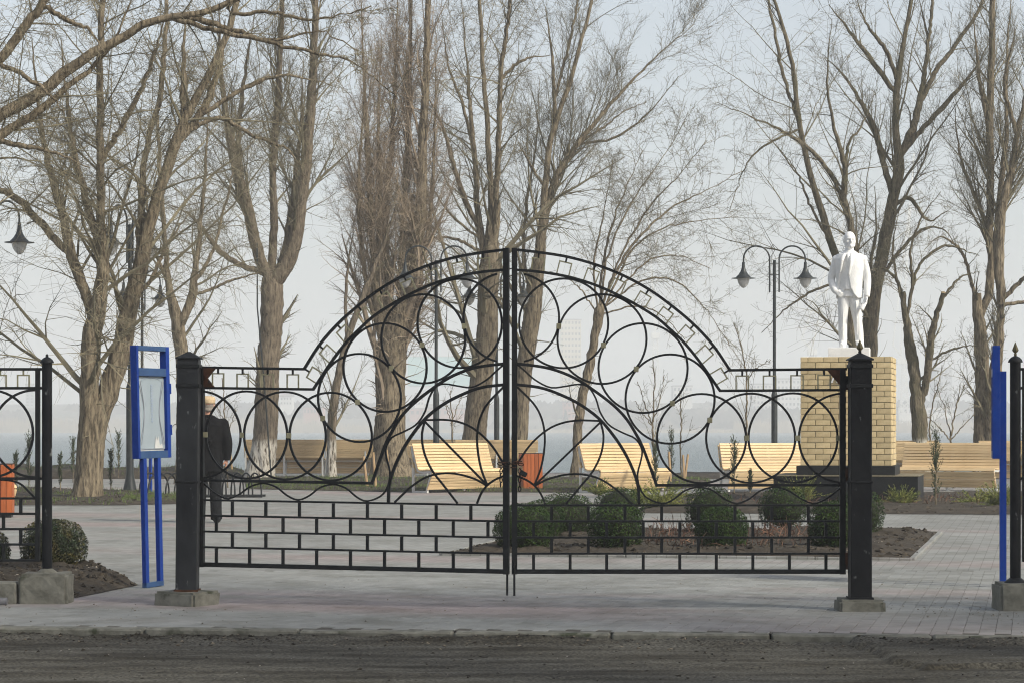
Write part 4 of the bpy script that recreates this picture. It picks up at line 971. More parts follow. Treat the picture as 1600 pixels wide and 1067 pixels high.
LOW2 = smooth2([(808, 600.6), (842, 604.7), (870, 613.7), (904, 630), (935, 652.5), (957, 677.8), (974, 703), (988, 731), (997, 759), (998.5, 787)], 3)
WAVE = smooth2([(808, 569), (821, 580), (836.5, 593.4), (860, 605), (884, 603), (904, 600), (919, 604), (930.7, 621.5), (938, 644), (952, 663.7), (974, 676), (993, 685), (1003, 702), (1001.5, 718), (996, 742), (1001, 765), (1013.7, 779), (1036, 786), (1053, 779), (1070, 766), (1092, 760.5), (1114, 766), (1132, 779), (1151, 786), (1170, 779), (1188, 766), (1210, 760.5), (1232, 766), (1252, 779), (1272, 786), (1292, 778), (1313, 762)], 3)
PETA = smooth2([(808, 604), (833.7, 630), (846, 652.5), (851, 677), (850.4, 702), (845, 731), (835, 757)], 4)
PETB1 = smooth2([(938, 657), (901, 656.4), (873, 662), (850.6, 674), (828, 695), (808, 724)], 4)
PETB2 = smooth2([(938, 657), (943, 681), (939, 708.7), (926, 736), (908, 758), (884, 787)], 4)
DIAG = [(937.8, 659.5), (836, 757)]
PETC = smooth2([(835, 758.5), (856, 748), (884, 741), (909.6, 740.5), (935, 746.6), (960, 762), (988, 787)], 4)
STEM = smooth2([(808, 743), (822, 749), (835, 758), (845, 771), (852, 787)], 4)
RING = [(804, 496.5, -78, 78), (880.7, 505.3, 0, 360), (940.6, 529.7, 0, 360), (1004.7, 575, 0, 360), (1047, 623, 0, 360), (1096, 684.6, 0, 360), (1173, 684, 0, 360), (1239, 683.6, 0, 360), (1318, 684, 94, 266)]
CLAMP = [(806, 510), (873, 510, ), (942.7, 539.5), (994, 576.5), (1050.5, 630), (1109, 656), (1166.5, 684), (1246, 684), (1310, 684)]
def gate_leaf(name, label, mp, extra):
    o0 = mp(808, 895.5); p1 = mp(1313, 895.5); ux = (p1 - o0); ux.z = 0; ux.normalize(); nr = ux.cross(Vector((0, 0, 1)))
    root = empty(name, (o0.x, o0.y, o0.z), 0, label, 'gate', 'leaves of the wrought iron gate')
    def pt(x, y, off=0.0): return mp(x, y) - Vector(root.location) + nr * off
    def bar(nm, pts, wpx, dp, m='iron', off=0.0, closed=False, par=root):
        return MB().bar([pt(x, y, off) for x, y in pts], wpx * PXM * (1 if wpx > 6 else .88), dp, nr, closed).build(nm, mt[m], par, False)
    bar('meeting_stile', [(803.8, 388), (803.8, 896.5)], 8.8, .045)
    bar('hinge_stile', [(1316.5, 576), (1316.5, 896.5)], 8.8, .045)
    bar('arched_rail', OUTER + [(1323 if mp is mapR else 1320, 576.3)], 4.6, .024)
    bar('inner_arched_rail', INNER + [(1312.2, 609)], 4.6, .024)
    bar('lower_arched_rail', LOW1 + [(1312.2, 757.2)], 5.0, .024)
    bar('tulip_bar', LOW2, 5.2, .024, off=.001)
    bar('wave_bar', WAVE, 3.0, .014, off=.003)
    for q in (PETA, PETB1, PETB2, DIAG, PETC): bar('petal', q, 3.6, .014, off=random.uniform(-.006, .006))
    bar('petal_stem', STEM, 3.6, .016, off=.002)
    for i, (cx, cy, a0, a1) in enumerate(RING):
        full = a1 - a0 == 360
        q = arc_pts(cx, cy, 69.6, a0, a1, 56 if full else 26)
        if full: q = q[:-1]
        if i == 0: q = [(max(808, x), y) for x, y in q]
        if i == len(RING) - 1: q = [(min(1312.5, x), y) for x, y in q]
        bar('ring', q, 3.7, .016, off=.004 if i % 2 else -.004, closed=full)
    for c in CLAMP:
        x, y = c[:2]
        ang = 0
        MB().box(pt(x, y), (7.5 * PXM, .030, 8.5 * PXM), Matrix.Rotation(random.uniform(-.1, .1), 3, 'Y')).build('clamp', mt['bare'], root, False, .002)
    # hung square frames
    S = [((842, 394.7), (-.06, 1)), ((886, 401.6), (-.24, 1)), ((930.7, 413.9), (-.36, 1)), ((973, 430.4), (-.45, 1)), ((1013.7, 452.4), (-.6, 1)), ((1049.6, 478), (-.74, 1)), ((1084.5, 507.5), (-.9, 1)), ((1115, 540.4), (-1.15, 1)), ((1139, 578), (-1.7, 1)),
         ((1159.7, 578), (0, 1)), ((1202.4, 578), (0, 1)), ((1245.4, 577.5), (0, 1)), ((1287.6, 577), (0, 1))]
    for (x, y), (dx, dy) in S:
        l = math.hypot(dx, dy); dx /= l; dy /= l; tx, ty = -dy, dx
        a = (x + dx * 9, y + dy * 9); h = 21.5 if dx < -.01 else 22.5
        q = [(a[0] + tx * 9.6 + dx * h, a[1] + ty * 9.6 + dy * h), (a[0] + tx * 9.6, a[1] + ty * 9.6), (a[0] - tx * 9.6, a[1] - ty * 9.6), (a[0] - tx * 9.6 + dx * h, a[1] - ty * 9.6 + dy * h)]
        bar('square_frame', q, 2.3, .011, 'bare')
        bar('hanger', [(x, y), a], 3.2, .012, 'iron')
    # brick pattern of bars
    yr = [788.8, 813.8, 839.2, 864.4]
    for y in yr: bar('rail', [(808, y), (1312.2, y)], 3.6, .02)
    bar('bottom_rail', [(808, 892.3), (1312.2, 892.3)], 6.8, .045)
    for r_ in range(4):
        y0 = yr[r_] + 1.8; y1 = (yr[r_ + 1] - 1.8) if r_ < 3 else 889
        xs_ = [861.8 + 57.3 * i for i in range(8)] if r_ % 2 == 0 else [833.7 + 57.1 * i for i in range(9)]
        for x in xs_:
            if x < 1306: bar('upright', [(x, y0), (x, y1)], 5.2, .018)
    # drop bolt, gusset, hinges
    MB().tube([pt(803.6, 880, .03), pt(803.6, 930, .03)], .008, 8).build('drop_bolt', mt['iron'], root)
    gs = [pt(*q, .014) for q in ((1292, 577.5), (1313, 577.5), (1313, 602))]; gs2 = [p - nr * .028 for p in gs]
    MB().add(gs + gs2, [(0, 1, 2), (5, 4, 3), (0, 3, 4, 1), (1, 4, 5, 2), (2, 5, 3, 0)]).build('gusset', mt['rust'], root)
    if extra:
        gs = [pt(*q, .014) for q in ((1313, 585), (1313, 607.5), (1294, 607.5))]; gs2 = [p - nr * .028 for p in gs]
        MB().add(gs + gs2, [(0, 1, 2), (5, 4, 3), (0, 3, 4, 1), (1, 4, 5, 2), (2, 5, 3, 0)]).build('gusset', mt['rust'], root)
    for y, h in ((594, 14), (737, 16), (872, 18)):
        MB().box(pt(1323.5, y), (6.5 * PXM, .05, h * PXM)).build('hinge', mt['rust'] if y > 600 else mt['iron'], root, False, .003)
        MB().tube([pt(1323.5, y + h * .5), pt(1323.5, y + h * .5 + 8)], .012, 8).build('hinge_pin', mt['rust'], root)
    return root
gate_leaf('gate_leaf', 'right leaf of the black wrought iron gate, hung on the post with the spear tip', mapR, False)
gate_leaf('gate_leaf', 'left leaf of the black wrought iron gate with rusty upper corner', mapL, True)

# chain and padlock holding the leaves together
def torus_link(c, rx, rz, r, rot):
    q = []
    for k in range(14):
        a = 2 * math.pi * k / 14; q.append(Vector(c) + rot @ Vector((rx * math.cos(a), 0, rz * math.sin(a))))
    return q
ch = empty('chain', W(796, 722, ZG - .03), 0, 'rusty chain looped round both meeting stiles of the gate', 'chain')
cx0 = Vector(ch.location)
path = [(781.5, 724, .0), (787, 722, -.045), (793, 723.5, -.05), (799, 724, -.05), (805, 722.5, -.05), (811, 720, -.035), (814, 725, .0), (784, 729, -.03), (790, 728, -.05), (802, 729.5, -.05)]
for i, (x, y, d) in enumerate(path):
    rot = Matrix.Rotation(rad(90 if i % 2 else 12), 3, 'X') @ Matrix.Rotation(rad(random.uniform(-14, 14)), 3, 'Y')
    p = W(x, y, ZG) + Vector((0, d, 0)) - cx0
    MB().tube(torus_link(p, .019, .010, .0042, rot), .0042, 6, True).build('chain_link', mt['rust'], ch, True)
for i in range(4):
    p = W(783 - (i % 2), 735 + i * 7, ZG) + Vector((0, -.035, 0)) - cx0
    MB().tube(torus_link(p, .009, .018, .0042, Matrix.Rotation(rad(80 if i % 2 else 5), 3, 'Z')), .0042, 6, True).build('chain_link', mt['iron'], ch, True)
for i in range(5):
    p = W(812 + .5 * (i % 2), 735 + i * 7, ZG) + Vector((0, -.035, 0)) - cx0
    MB().tube(torus_link(p, .009, .018, .0042, Matrix.Rotation(rad(80 if i % 2 else 5), 3, 'Z')), .0042, 6, True).build('chain_link', mt['iron'], ch, True)
pl = empty('padlock', W(815, 738, ZG - .06), 0, 'dark padlock hanging from the gate chain', 'padlock')
MB().box((0.012, 0, -.006), (.055, .022, .036), Matrix.Rotation(rad(28), 3, 'Y')).build('lock_body', mt['iron'], pl, False, .004)
q = [Vector((-.012 + .016 * math.cos(rad(a)), 0, .022 + .022 * math.sin(rad(a)))) for a in range(-40, 221, 20)]
MB().tube(q, .004, 6).build('shackle', mt['bare'], pl, True)

# gate posts
def gate_post(label, px, Z, pyt, pyb, wpx, spear, foot, lean, skirt):
    s = Z / F; root = empty('gate_post', (GX(px, Z), Z, 0), 0, label, 'post', 'square gate posts')
    zt = CH - (pyt - HY) * s; zb = CH - (pyb - HY) * s; hw = wpx / 2 * s
    MB().box((0, 0, (zt + zb) / 2), (2 * hw, 2 * hw, zt - zb)).build('shaft', mt['post' if spear else 'postw'], root, False, .006)
    for py, hh in ((572, 6), (602.5, 6), (752, 3)):
        z = CH - (py - HY) * s; MB().box((0, 0, z), (2 * hw + .016, 2 * hw + .016, hh * s)).build('band', mt['iron'], root, False, .003)
    MB().lathe([(hw + .012, 0), (hw + .012, .010), (.016, 9.5 * s + .006), (.012, 9.5 * s + .010)], (0, 0, zt), 4, True).build('cap', mt['iron'], root)
    zc = zt + 9.5 * s + .008
    if spear:
        MB().lathe([(.010, 0), (.013, 3 * s), (.007, 4 * s)], (0, 0, zc), 10).build('finial_neck', mt['iron'], root)
        MB().lathe([(.006, 0), (.025, 4.5 * s), (.002, 17 * s)], (0, 0, zc + 3.5 * s), 4).build('spear_tip', mt['gold'], root)
    MB().box((0, 0, zb + .008), (2 * hw + .022, 2 * hw + .022, .016)).build('base_plate', mt['iron'], root)
    fw, fd, fh = foot
    bm = bmesh.new(); bmesh.ops.create_cube(bm, size=1)
    for v in bm.verts: v.co = Vector((v.co.x * fw, v.co.y * fd, v.co.z * (fh + .1)))
    bmesh.ops.bevel(bm, geom=bm.edges[:], offset=.018, segments=2, affect='EDGES')
    bmesh.ops.subdivide_edges(bm, edges=bm.edges[:], cuts=4, use_grid_fill=True)
    for v in bm.verts: v.co += v.normal * .007 * (mnoise.noise(v.co * 9 + Vector((px, 0, 0))) + .6 * mnoise.noise(v.co * 26))
    me = bpy.data.meshes.new('footing'); bm.to_mesh(me); bm.free()
    o = link('footing', me, mt['concrete'], root); o.location = (skirt, -.0, zb - (fh + .1) / 2 + .002)
    if lean: root.rotation_euler = (0, rad(lean), 0)
    return root
gate_post('right gate post with bronze spear tip in front of the brick pedestal', 1343.5, 16.45, 563, 935, 33, True, (.325, .30, .14), 0, 0)
lp = gate_post('scratched left gate post with plain pyramid cap, right of the blue notice board', 292.5, 16.95, 561, 923, 33, False, (.36, .34, .125), .45, -.0)
# the left footing is turned and has a dark stained face
for c in lp.children:
    if c.name.startswith('footing'): c.rotation_euler = (0, 0, rad(-28))
    if c.name.startswith('base_plate'):
        c.data.materials.clear(); c.data.materials.append(mt['rust'])

# fences beside the gate
def fence(label, Z, xpost, post_w, pyt, pyb, sgn, spear, footing):
    """sgn -1: the panel runs to the left of the post, +1: to the right"""
    s = Z / F; root = empty('fence', (GX(xpost, Z), Z, 0), 0, label, 'fence', 'fence sections beside the gate')
    o = Vector(root.location)
    nr = Vector((0, -1, 0))
    def pt(x, y, off=0): 
        d = (x - xpost) * s; return Vector((d, -.0 + off - .10 * d * 0, CH - (y - HY) * s))
    zt = CH - (pyt - HY) * s; zb = CH - (pyb - HY) * s; hw = post_w / 2 * s
    MB().lathe([(hw * .98, zb), (hw, zb + .02), (hw, zt)], (0, 0, 0), 14).build('post', mt['post'], root, True)
    MB().lathe([(hw * 1.35, 0), (hw * 1.35, .006), (hw * 1.2, .020), (hw * .8, .036), (hw * .3, .046), (.004, .049)], (0, 0, zt), 16).build('dome_cap', mt['iron'], root, True)
    if spear: MB().lathe([(.008, 0), (.012, .012), (.006, .018), (.024, .040), (.002, .098)], (0, 0, zt + .046), 4).build('spear_tip', mt['gold'], root)
    else: MB().lathe([(.007, 0), (.012, .008), (.008, .018), (.002, .022)], (0, 0, zt + .046), 8).build('knob', mt['iron'], root, True)
    MB().lathe([(hw * 2.2, 0), (hw * 2.0, .02), (hw * 1.2, .045), (hw * .9, .05)], (0, 0, zb - .022), 14).build('base_plate', mt['concrete' if not spear else 'iron'], root, True)
    fx, fw, fh, fd = footing
    bm = bmesh.new(); bmesh.ops.create_cube(bm, size=1)
    for v in bm.verts: v.co = Vector((v.co.x * fw, v.co.y * fd, v.co.z * (fh + .1)))
    bmesh.ops.bevel(bm, geom=bm.edges[:], offset=.02, segments=2, affect='EDGES')
    bmesh.ops.subdivide_edges(bm, edges=bm.edges[:], cuts=5, use_grid_fill=True)
    for v in bm.verts: v.co += v.normal * .010 * (mnoise.noise(v.co * 8 + Vector((xpost, 0, 0))) + .6 * mnoise.noise(v.co * 24))
    me = bpy.data.meshes.new('footing'); bm.to_mesh(me); bm.free()
    f = link('footing', me, mt['concrete'], root); f.location = (fx, 0, zb - (fh + .1) / 2 - .005)
    X = lambda d: xpost + sgn * d
    def bar(nm, pts, wpx, dp, m='iron', off=0.0, closed=False): return MB().bar([pt(X(a), b, off) for a, b in pts], wpx * s, dp, nr, closed).build(nm, mt[m], root)
    LEN = 560
    bar('stile', [(14.5, 576), (14.5, 877)], 7, .03)
    bar('stile', [(LEN - 14.5, 576), (LEN - 14.5, 877)], 7, .03)
    for y, w_ in ((576.5, 4.2), (606, 4.2), (747, 4.2)): bar('rail', [(post_w / 2, y), (LEN, y)], w_, .022)
    for y in (778, 802, 826, 850, 875): bar('rail', [(18, y), (LEN - 18, y)], 3.6, .018)
    x = 37
    while x < LEN - 30:
        bar('square_frame', [(x - 9, 604), (x - 9, 586), (x + 9, 586), (x + 9, 604)], 2.2, .011, 'bare'); bar('hanger', [(x, 578), (x, 586)], 2.6, .01, 'bare'); x += 36
    i = 0; c = 18 + 2
    while c < LEN:
        if i == 0: q = arc_pts(18, 677, 68, -90, 90, 26)
        else: q = arc_pts(c, 677, 68, 0, 360, 48)[:-1]
        q = [(min(max(a, 18), LEN - 18), b) for a, b in q]
        bar('ring', q, 3.6, .016, off=.004 if i % 2 else -.004, closed=i > 0); c += 70; i += 1
    for r_ in range(4):
        y0 = (778, 802, 826, 850)[r_] + 1.8; y1 = (802, 826, 850, 875)[r_] - 1.8
        x = 41 if r_ % 2 == 0 else 68
        while x < LEN - 20: bar('upright', [(x, y0), (x, y1)], 5, .016); x += 54
    q = smooth2([(18, 778), (26, 770), (44, 754), (72, 749), (100, 754), (118, 770), (136, 776), (160, 764), (180, 752)], 4)
    bar('wave_bar', q, 3.0, .012)
    return root
fl = fence('left fence section ending in a round post on a concrete block', 17.15, 73.5, 16, 567, 893, -1, False, (-.005, .36, .235, .30))
fr_ = fence('right fence section whose round post carries a bronze spear tip', 16.5, 1586.5, 17, 566, 908, 1, True, (.09, .46, .24, .32))
# low concrete plinth and pipe at far left
pc = MB().box((-.62, 0, .06), (.84, .18, .20)).build('concrete_plinth', mt['concrete'], None, False, .012); pc.location = (fl.location.x, 17.1, 0)
tag(pc, 'low broken concrete plinth at the left edge joining the footing', 'plinth')
pp = MB().tube([(-1.05, 0, .075), (-.245, 0, .07)], .03, 12).build('pipe', M('grey_pipe', (.12, .12, .13), (.18, .18, .19), 9, .5), None, True); pp.location = (fl.location.x, 16.92, -.045)
tag(pp, 'short grey pipe lying in front of the concrete plinth at the left edge', 'pipe')

# ---------------------------------------------------------------- notice boards
def board(name, label, loc, rz, mirror=1, lean=0.0, tilt=0.0):
    root = empty(name, loc, rz, label, 'notice board', 'blue steel notice boards'); t = .06; w_ = .535
    # local: x along the board (near to far), y = towards its back, front faces -y
    def bx(nm, x0, x1, z0, z1, m, y0=-t / 2, y1=t / 2, bev=.002): return MB().box(((x0 + x1) / 2, (y0 + y1) / 2, (z0 + z1) / 2), (x1 - x0, y1 - y0, z1 - z0)).build(nm, mt[m], root, False, bev)
    bx('side_rail', 0, .032, 1.05, 1.965, 'blue'); bx('side_rail', w_ - .055, w_, 1.05, 1.965, 'blue')
    bx('top_rail', .032, w_ - .055, 1.925, 1.965, 'bluegrey'); bx('middle_rail', .032, w_ - .055, 1.72, 1.785, 'bluegrey'); bx('bottom_rail', .032, w_ - .055, 1.05, 1.11, 'bluegrey')
    bx('back_panel', .032, w_ - .055, 1.11, 1.72, 'galv', .005, .02)
    bx('poster', .034, w_ - .058, 1.125, 1.715, 'paper', -.004, .002, 0)
    if mirror > 0:
        for s in (-1, 1):
            for k in range(2):
                q = [Vector((w_ / 2 + s * (.175 - .05 * math.cos(a * 2.2) * (1 - .3 * k) - .02 * k), -.0065, 1.42 + .26 * a)) for a in np.linspace(-1, 1, 14)]
                MB().bar(q, .005, .002, (0, -1, 0)).build('printed_line', mt['ink'], root)
        for k in range(15):
            bx('printed_letter', .255, .285, 1.64 - k * .021, 1.652 - k * .021, 'inkpale', -.0075, -.0045, 0)
        q = [Vector((w_ / 2 + .165 * math.cos(rad(a)), -.007, 1.668 + .04 * math.sin(rad(a)))) for a in range(20, 161, 10)]
        MB().bar(q, .004, .002, (0, -1, 0)).build('printed_line', mt['inkpale'], root)
        MB().add([(x, -.008, z) for x, z in ((.30, 1.13), (.44, 1.13), (.42, 1.17), (.385, 1.155), (.36, 1.235), (.34, 1.19), (.325, 1.24))], [(0, 1, 2, 3, 4, 5, 6)]).build('torn_paper', mt['galv'], root)
    for z in (1.28, 1.62): MB().box((w_ + .006, -.01, z), (.014, .05, .085)).build('hinge', mt['blue'], root)
    for x in (.10, .33): 
        ly, lt, lz_ = (-.012, .036, 1.05) if mirror else (-.058, .05, 1.76)
        MB().bar([(x + lean, ly, .03), (x, ly, lz_)], .05, lt, (0, -1, 0)).build('leg', mt['blue'], root)
    MB().box((.215 + lean, -.012 if mirror else -.058, .022), (.28, .04, .04)).build('foot_rail', mt['bluegrey'], root)
    if tilt: root.rotation_euler = (Matrix.Rotation(rad(tilt), 3, 'Y') @ Matrix.Rotation(rz, 3, 'Z')).to_euler()
    return root
ax = math.atan2(.5, .19)
board('notice_board', 'blue notice board with a faded poster standing left of the left gate post', (-3.018, 18.62, 0), ax, 1, .0, -1.3)
ax2 = math.atan2(1, .19)
board('notice_board', 'blue notice board seen edge on in front of the right fence post', (3.93, 18.7, 0), ax2, 0, 0)
board('notice_board', 'distant blue notice board whose leg shows between the legs of the near one', (GX(231, 45.9), 45.6, 0), rad(70), 0, 0)

# ---------------------------------------------------------------- benches
SL = 2.15
slat_me = MB().box((0, 0, 0), (SL, .028, .052)).mesh('slat', False, .004); slat_me.materials.append(mt['wood'])
def bez(a, b, c, n):
    return [tuple((1 - t) ** 2 * np.array(a) + 2 * t * (1 - t) * np.array(b) + t * t * np.array(c)) for t in np.linspace(0, 1, n)]
front = [(0.06, 0.985), (.02, .93), (-.10, .56), (-.15, .475), (-.24, .452), (-.48, .465), (-.545, .43), (-.54, .36), (-.40, .07)]
rear = [(.06, .985), (.125, .955), (.10, .87), (.0, .50)]
def along(pts, step):
    q = catmull([(a, b, 0) for a, b in pts], 200)[:, :2]; d = np.concatenate([[0], np.cumsum(np.linalg.norm(np.diff(q, axis=0), axis=1))]); out = []
    n = int(d[-1] / step)
    for i in range(n + 1):
        s = (i + .5) * d[-1] / (n + 1); k = np.searchsorted(d, s); out.append((q[k], q[min(k + 1, 199)] - q[max(k - 1, 0)]))
    return out
FR = along(front, .063); RE = along(rear[1:], .064)
def side_mesh():
    mb = MB()
    for x in (-SL / 2 + .04, 0, SL / 2 - .04):
        q = [(x, a * 1.0 + (.03 if i < 3 else 0), b - .035) for i, (a, b) in enumerate(front)]
        q = [(x, .055, .94), (x, -.055, .56), (x, -.11, .445), (x, -.24, .415), (x, -.47, .425), (x, -.50, .38), (x, -.36, .03)]
        mb.bar(q, .045, .05, (1, 0, 0)); mb.bar([(x, .06, .94), (x, .035, .45), (x, .035, .012)], .05, .048, (1, 0, 0)); mb.bar([(x, .055, .022), (x, -.40, .022)], .045, .046, (1, 0, 0))
    return mb.mesh('side_frame')
def bench(label, px, Z, a, group='wavy slatted wooden benches'):
    root = empty('park_bench', (GX(px, Z), Z, 0), rad(a), label, 'bench', group)
    for (p, t) in FR + RE:
        o = link('slat', slat_me, None, root); o.location = (0, p[0], p[1]); o.rotation_euler = (math.atan2(-t[0], t[1]) + 0 if False else math.atan2(t[1], t[0]) - math.pi / 2, 0, 0)
    for x in (-SL / 2 + .04, 0, SL / 2 - .04):
        mb = MB(); q = [(x, .048, .94), (x, -.06, .56), (x, -.115, .44), (x, -.24, .412), (x, -.47, .422), (x, -.50, .375), (x, -.365, .04)]
        mb.bar(q, .04, .045, (1, 0, 0)); mb.bar([(x, .055, .93), (x, .03, .45), (x, .03, .04)], .04, .043, (1, 0, 0)); mb.bar([(x, .052, .02), (x, -.39, .02)], .04, .041, (1, 0, 0))
        mb.build('side_frame', mt['galv'], root)
    return root
bench('bright pine bench turned right, left of the gate centre', 705, 47.0, 46)
bench('bright pine bench turned right, just right of the gate centre behind the boxwood', 962, 47.0, 46)
bench('bright pine bench cut off by the left side of the pedestal', 1200, 47.5, 18)
bench('pine bench turned left, right of the pedestal with a thuja before it', 1489, 48.2, -30)
bench('shaded bench seen from behind with a whitewashed trunk before its left end', 444, 62, 180)
bench('shaded bench seen from behind between the slim tree and the poplar', 571, 62, 180)
bench('bench seen from behind whose top edge shows above the centre bench', 668, 62, 182)
bench('bench seen from behind just left of the orange bin near the gate centre', 776, 60, 182)
bench('bench seen from behind squeezed between pedestal and right hand bench', 1398, 57, 178)
bench('bench seen from behind just left of the blue board on the right', 1598, 56, 178)
bench('bench at the left picture edge showing only its rounded pale end', -106, 33.5, 46)

# ---------------------------------------------------------------- orange litter bins
def litter_bin(label, px, Z, rz):
    root = empty('litter_bin', (GX(px, Z), Z, 0), rz, label, 'litter bin', 'orange slatted litter bins'); w_ = .40; h = .76
    MB().box((0, 0, .41), (w_ - .06, w_ - .06, .70)).build('liner', mt['stone'], root)
    MB().box((0, 0, .03), (w_ - .02, w_ - .02, .06)).build('foot', mt['stone'], root)
    sm = MB().box((0, 0, 0), (.072, .022, h - .04)).mesh('slat', False, .003); sm.materials.append(mt['orange'])
    for k in range(4):
        for i in range(5):
            o = link('slat', sm, None, root); a = k * math.pi / 2; x = (i - 2) * .080; y = -w_ / 2
            o.location = (x * math.cos(a) - y * math.sin(a), x * math.sin(a) + y * math.cos(a), .05 + (h - .04) / 2); o.rotation_euler = (0, 0, a)
    for z in (h - .0,): MB().box((0, 0, z + .012), (w_ + .02, w_ + .02, .02)).build('rim', mt['rust'], root)
    return root
litter_bin('orange slatted litter bin right behind the meeting stiles of the gate', 829, 47.6, rad(12))
litter_bin('orange slatted litter bin at the left edge behind the fence', -2, 33.6, rad(8))

# ---------------------------------------------------------------- bike rack
br = empty('bike_rack', (GX(317, 43.4), 43.4, 0), 0, 'low black bike rack of bent hoops behind the man and the left gate post', 'bike rack')
for i in range(13):
    x = -1.0 + i * .165; a = rad(62 if i < 6 else 118)
    q = []
    for k in range(15):
        t = math.pi * k / 14; q.append(Vector((x + math.cos(a) * .33 * math.cos(t), math.sin(a) * .33 * math.cos(t), .03 + .42 * math.sin(t) ** .8)))
    MB().tube(q, .016, 7).build('hoop', mt['iron'], br, True)
for y in (-.29, .29): MB().box((0, y, .02), (2.3, .05, .04)).build('base_rail', mt['iron'], br)

# ---------------------------------------------------------------- street lamps
def lamp(label, px, Z, arms=(-1, 1), rz=0):
    root = empty('street_lamp', (GX(px, Z), Z, 0), rad(rz), label, 'street lamp', 'black lamps with bell shades')
    k = 1 / 64.7 # metres per pixel at the depth of the right hand lamp
    MB().lathe([(.15, 0), (.14, .06), (.09, .30), (.075, .40), (.075, 2.1), (.060, 2.16), (.040, 2.24), (.038, 5.32), (.0385, 5.33)], (0, 0, 0), 12).build('pole', mt['lamp'], root, True)
    for s in arms:
        x0 = s * .115
        q = [Vector((x0, 0, 4.56)), Vector((x0, 0, 5.35))]
        cx = x0 + s * .315; 
        q += [Vector((cx - s * .315 * math.cos(t), 0, 5.36 + .315 * math.sin(t))) for t in np.linspace(0.05, math.pi - .02, 14)]
        q += [Vector((cx + s * .317, 0, 5.28))]
        MB().tube(q, .020, 8).build('arm', mt['lamp'], root, True)
        hx = cx + s * .317
        for z in (4.98, 5.24): MB().box((s * .078, 0, z), (.075, .03, .02)).build('arm_bracket', mt['lamp'], root)
        sh = MB().lathe([(.032, 0), (.034, -.02), (.045, -.14), (.07, -.22), (.12, -.30), (.185, -.365), (.19, -.372), (.29, -.385), (.292, -.393), (.17, -.395)], (hx, 0, 5.285), 20).build('bell_shade', mt['lamp'], root, True)
        MB().lathe([(.150, 0), (.148, -.03), (.125, -.11), (.085, -.17), (.04, -.215), (.01, -.225)], (hx, 0, 4.888), 18).build('glass_bowl', mt['glassw'], sh, True)
    return root
lamp('double armed street lamp standing free left of the white statue', 1210, 55.6)
lamp('double armed street lamp behind the left half of the gate arch', 681.5, 55.6)
lamp('further street lamp whose pole stands right behind the gate centre', 776, 63.5, (-1, 1))
lamp('street lamp partly hidden behind the fork of the big tree', 203, 45.8, (-1, 1), 70)
lamp('street lamp cut by the left edge so that only one bell shade shows', -13, 44.2, (-1, 1), 58)
lamp('distant street lamp among the branches left of the whitewashed tree', 222, 64, (-1, 1), 57)
cab = MB().tube([W(424, 749, 58), W(413, 600, 58), W(402, 480, 58), W(402, 380, 58)], .02, 6)
o = cab.build('thin_post', mt['lamp'], None, True); tag(o, 'thin grey post leaning beside the whitewashed tree bole', 'post')

# stakes
for i, (lab, a, b, Z) in enumerate([('raw wooden stake leaning left beside the slim whitewashed tree', (568, 712), (574, 763), 49.5), ('raw wooden stake right of the leaning one under the poplar', (583, 706), (587, 763), 49.5),
                                    ('short stake against the poplar foot', (604, 702), (608, 745), 59.5), ('pair stake left of the thuja by the second bench', (1045, 705), (1048, 757), 53), ('light stake behind the rear bed, upright', (1067, 710), (1069, 748), 56), ('light stake behind the rear bed, leaning right', (1075, 709), (1070, 748), 56), ('stake behind the man in black at the lake edge', (360, 706), (363, 742), 62)]):
    o = MB().tube([W(*b, Z), W(*a, Z)], [.032, .028], 7).build('stake', mt['stake'], None, True); tag(o, lab, 'stake', 'wooden tree stakes')

# ---------------------------------------------------------------- pedestal of bricks
PX = 91.0; ZP = F / PX
ped = empty('brick_pedestal', (GX(1321.5, ZP), ZP, 0), rad(-12.8), 'yellow brick pedestal on black stone steps carrying the statue', 'pedestal')
pw = 1.56; pdp = 1.30; zb = 0.65; rows = 19; rh = .0985; bl = .26
zt = zb + rows * rh
MB().box((0, pdp / 2, (zb + zt - .012) / 2), (pw - .03, pdp - .03, zt - zb - .012)).build('core', mt['mortar'], ped)
bcache = {}
def brick_me(l):
    k = round(l, 3)
    if k not in bcache:
        bcache[k] = MB().box((0, 0, 0), (l - .010, .10, rh - .010)).mesh('brick', False, .004); bcache[k].materials.append(mt['brick'])
    return bcache[k]
def course(length, off):
    x = 0; out = []
    if off: out.append((0, bl / 2)); x = bl / 2
    while x < length - .02:
        l = min(bl, length - x)
        if length - x - l < .06: l = length - x
        out.append((x, l)); x += l
    return out
mass = []
for r_ in range(rows):
    z = zb + (r_ + .5) * rh
    for x, l in course(pw, r_ % 2 == 0):
        o = link('brick', brick_me(l), None, ped); o.location = (-pw / 2 + x + l / 2, .05 + random.uniform(-.0025, .0025), z); o.rotation_euler = (0, 0, random.gauss(0, .003))
    for sx in (1, -1):
        for x, l in course(pdp - .10, r_ % 2 == 1):
            loc = (sx * (pw / 2 - .05) + random.uniform(-.002, .002), .102 + x + l / 2, z)
            if sx > 0 and r_ % 1 == 0:
                o = link('brick', brick_me(l), None, ped); o.location = loc; o.rotation_euler = (0, 0, math.pi / 2)
            else: mass.append((loc, (.10, l - .010, rh - .010)))
    for x, l in course(pw - .21, r_ % 2 == 0): mass.append(((-pw / 2 + .105 + x + l / 2, pdp - .048, z), (l - .010, .10, rh - .010)))
mb = MB()
for loc, d in mass: mb.box(loc, d)
tag(mb.build('brick', mt['brick'], ped), kind='stuff')
MB().box((0, pdp / 2, .565), (pw + .12, pdp + .16, .17)).build('upper_step', mt['stone'], ped, False, .008)
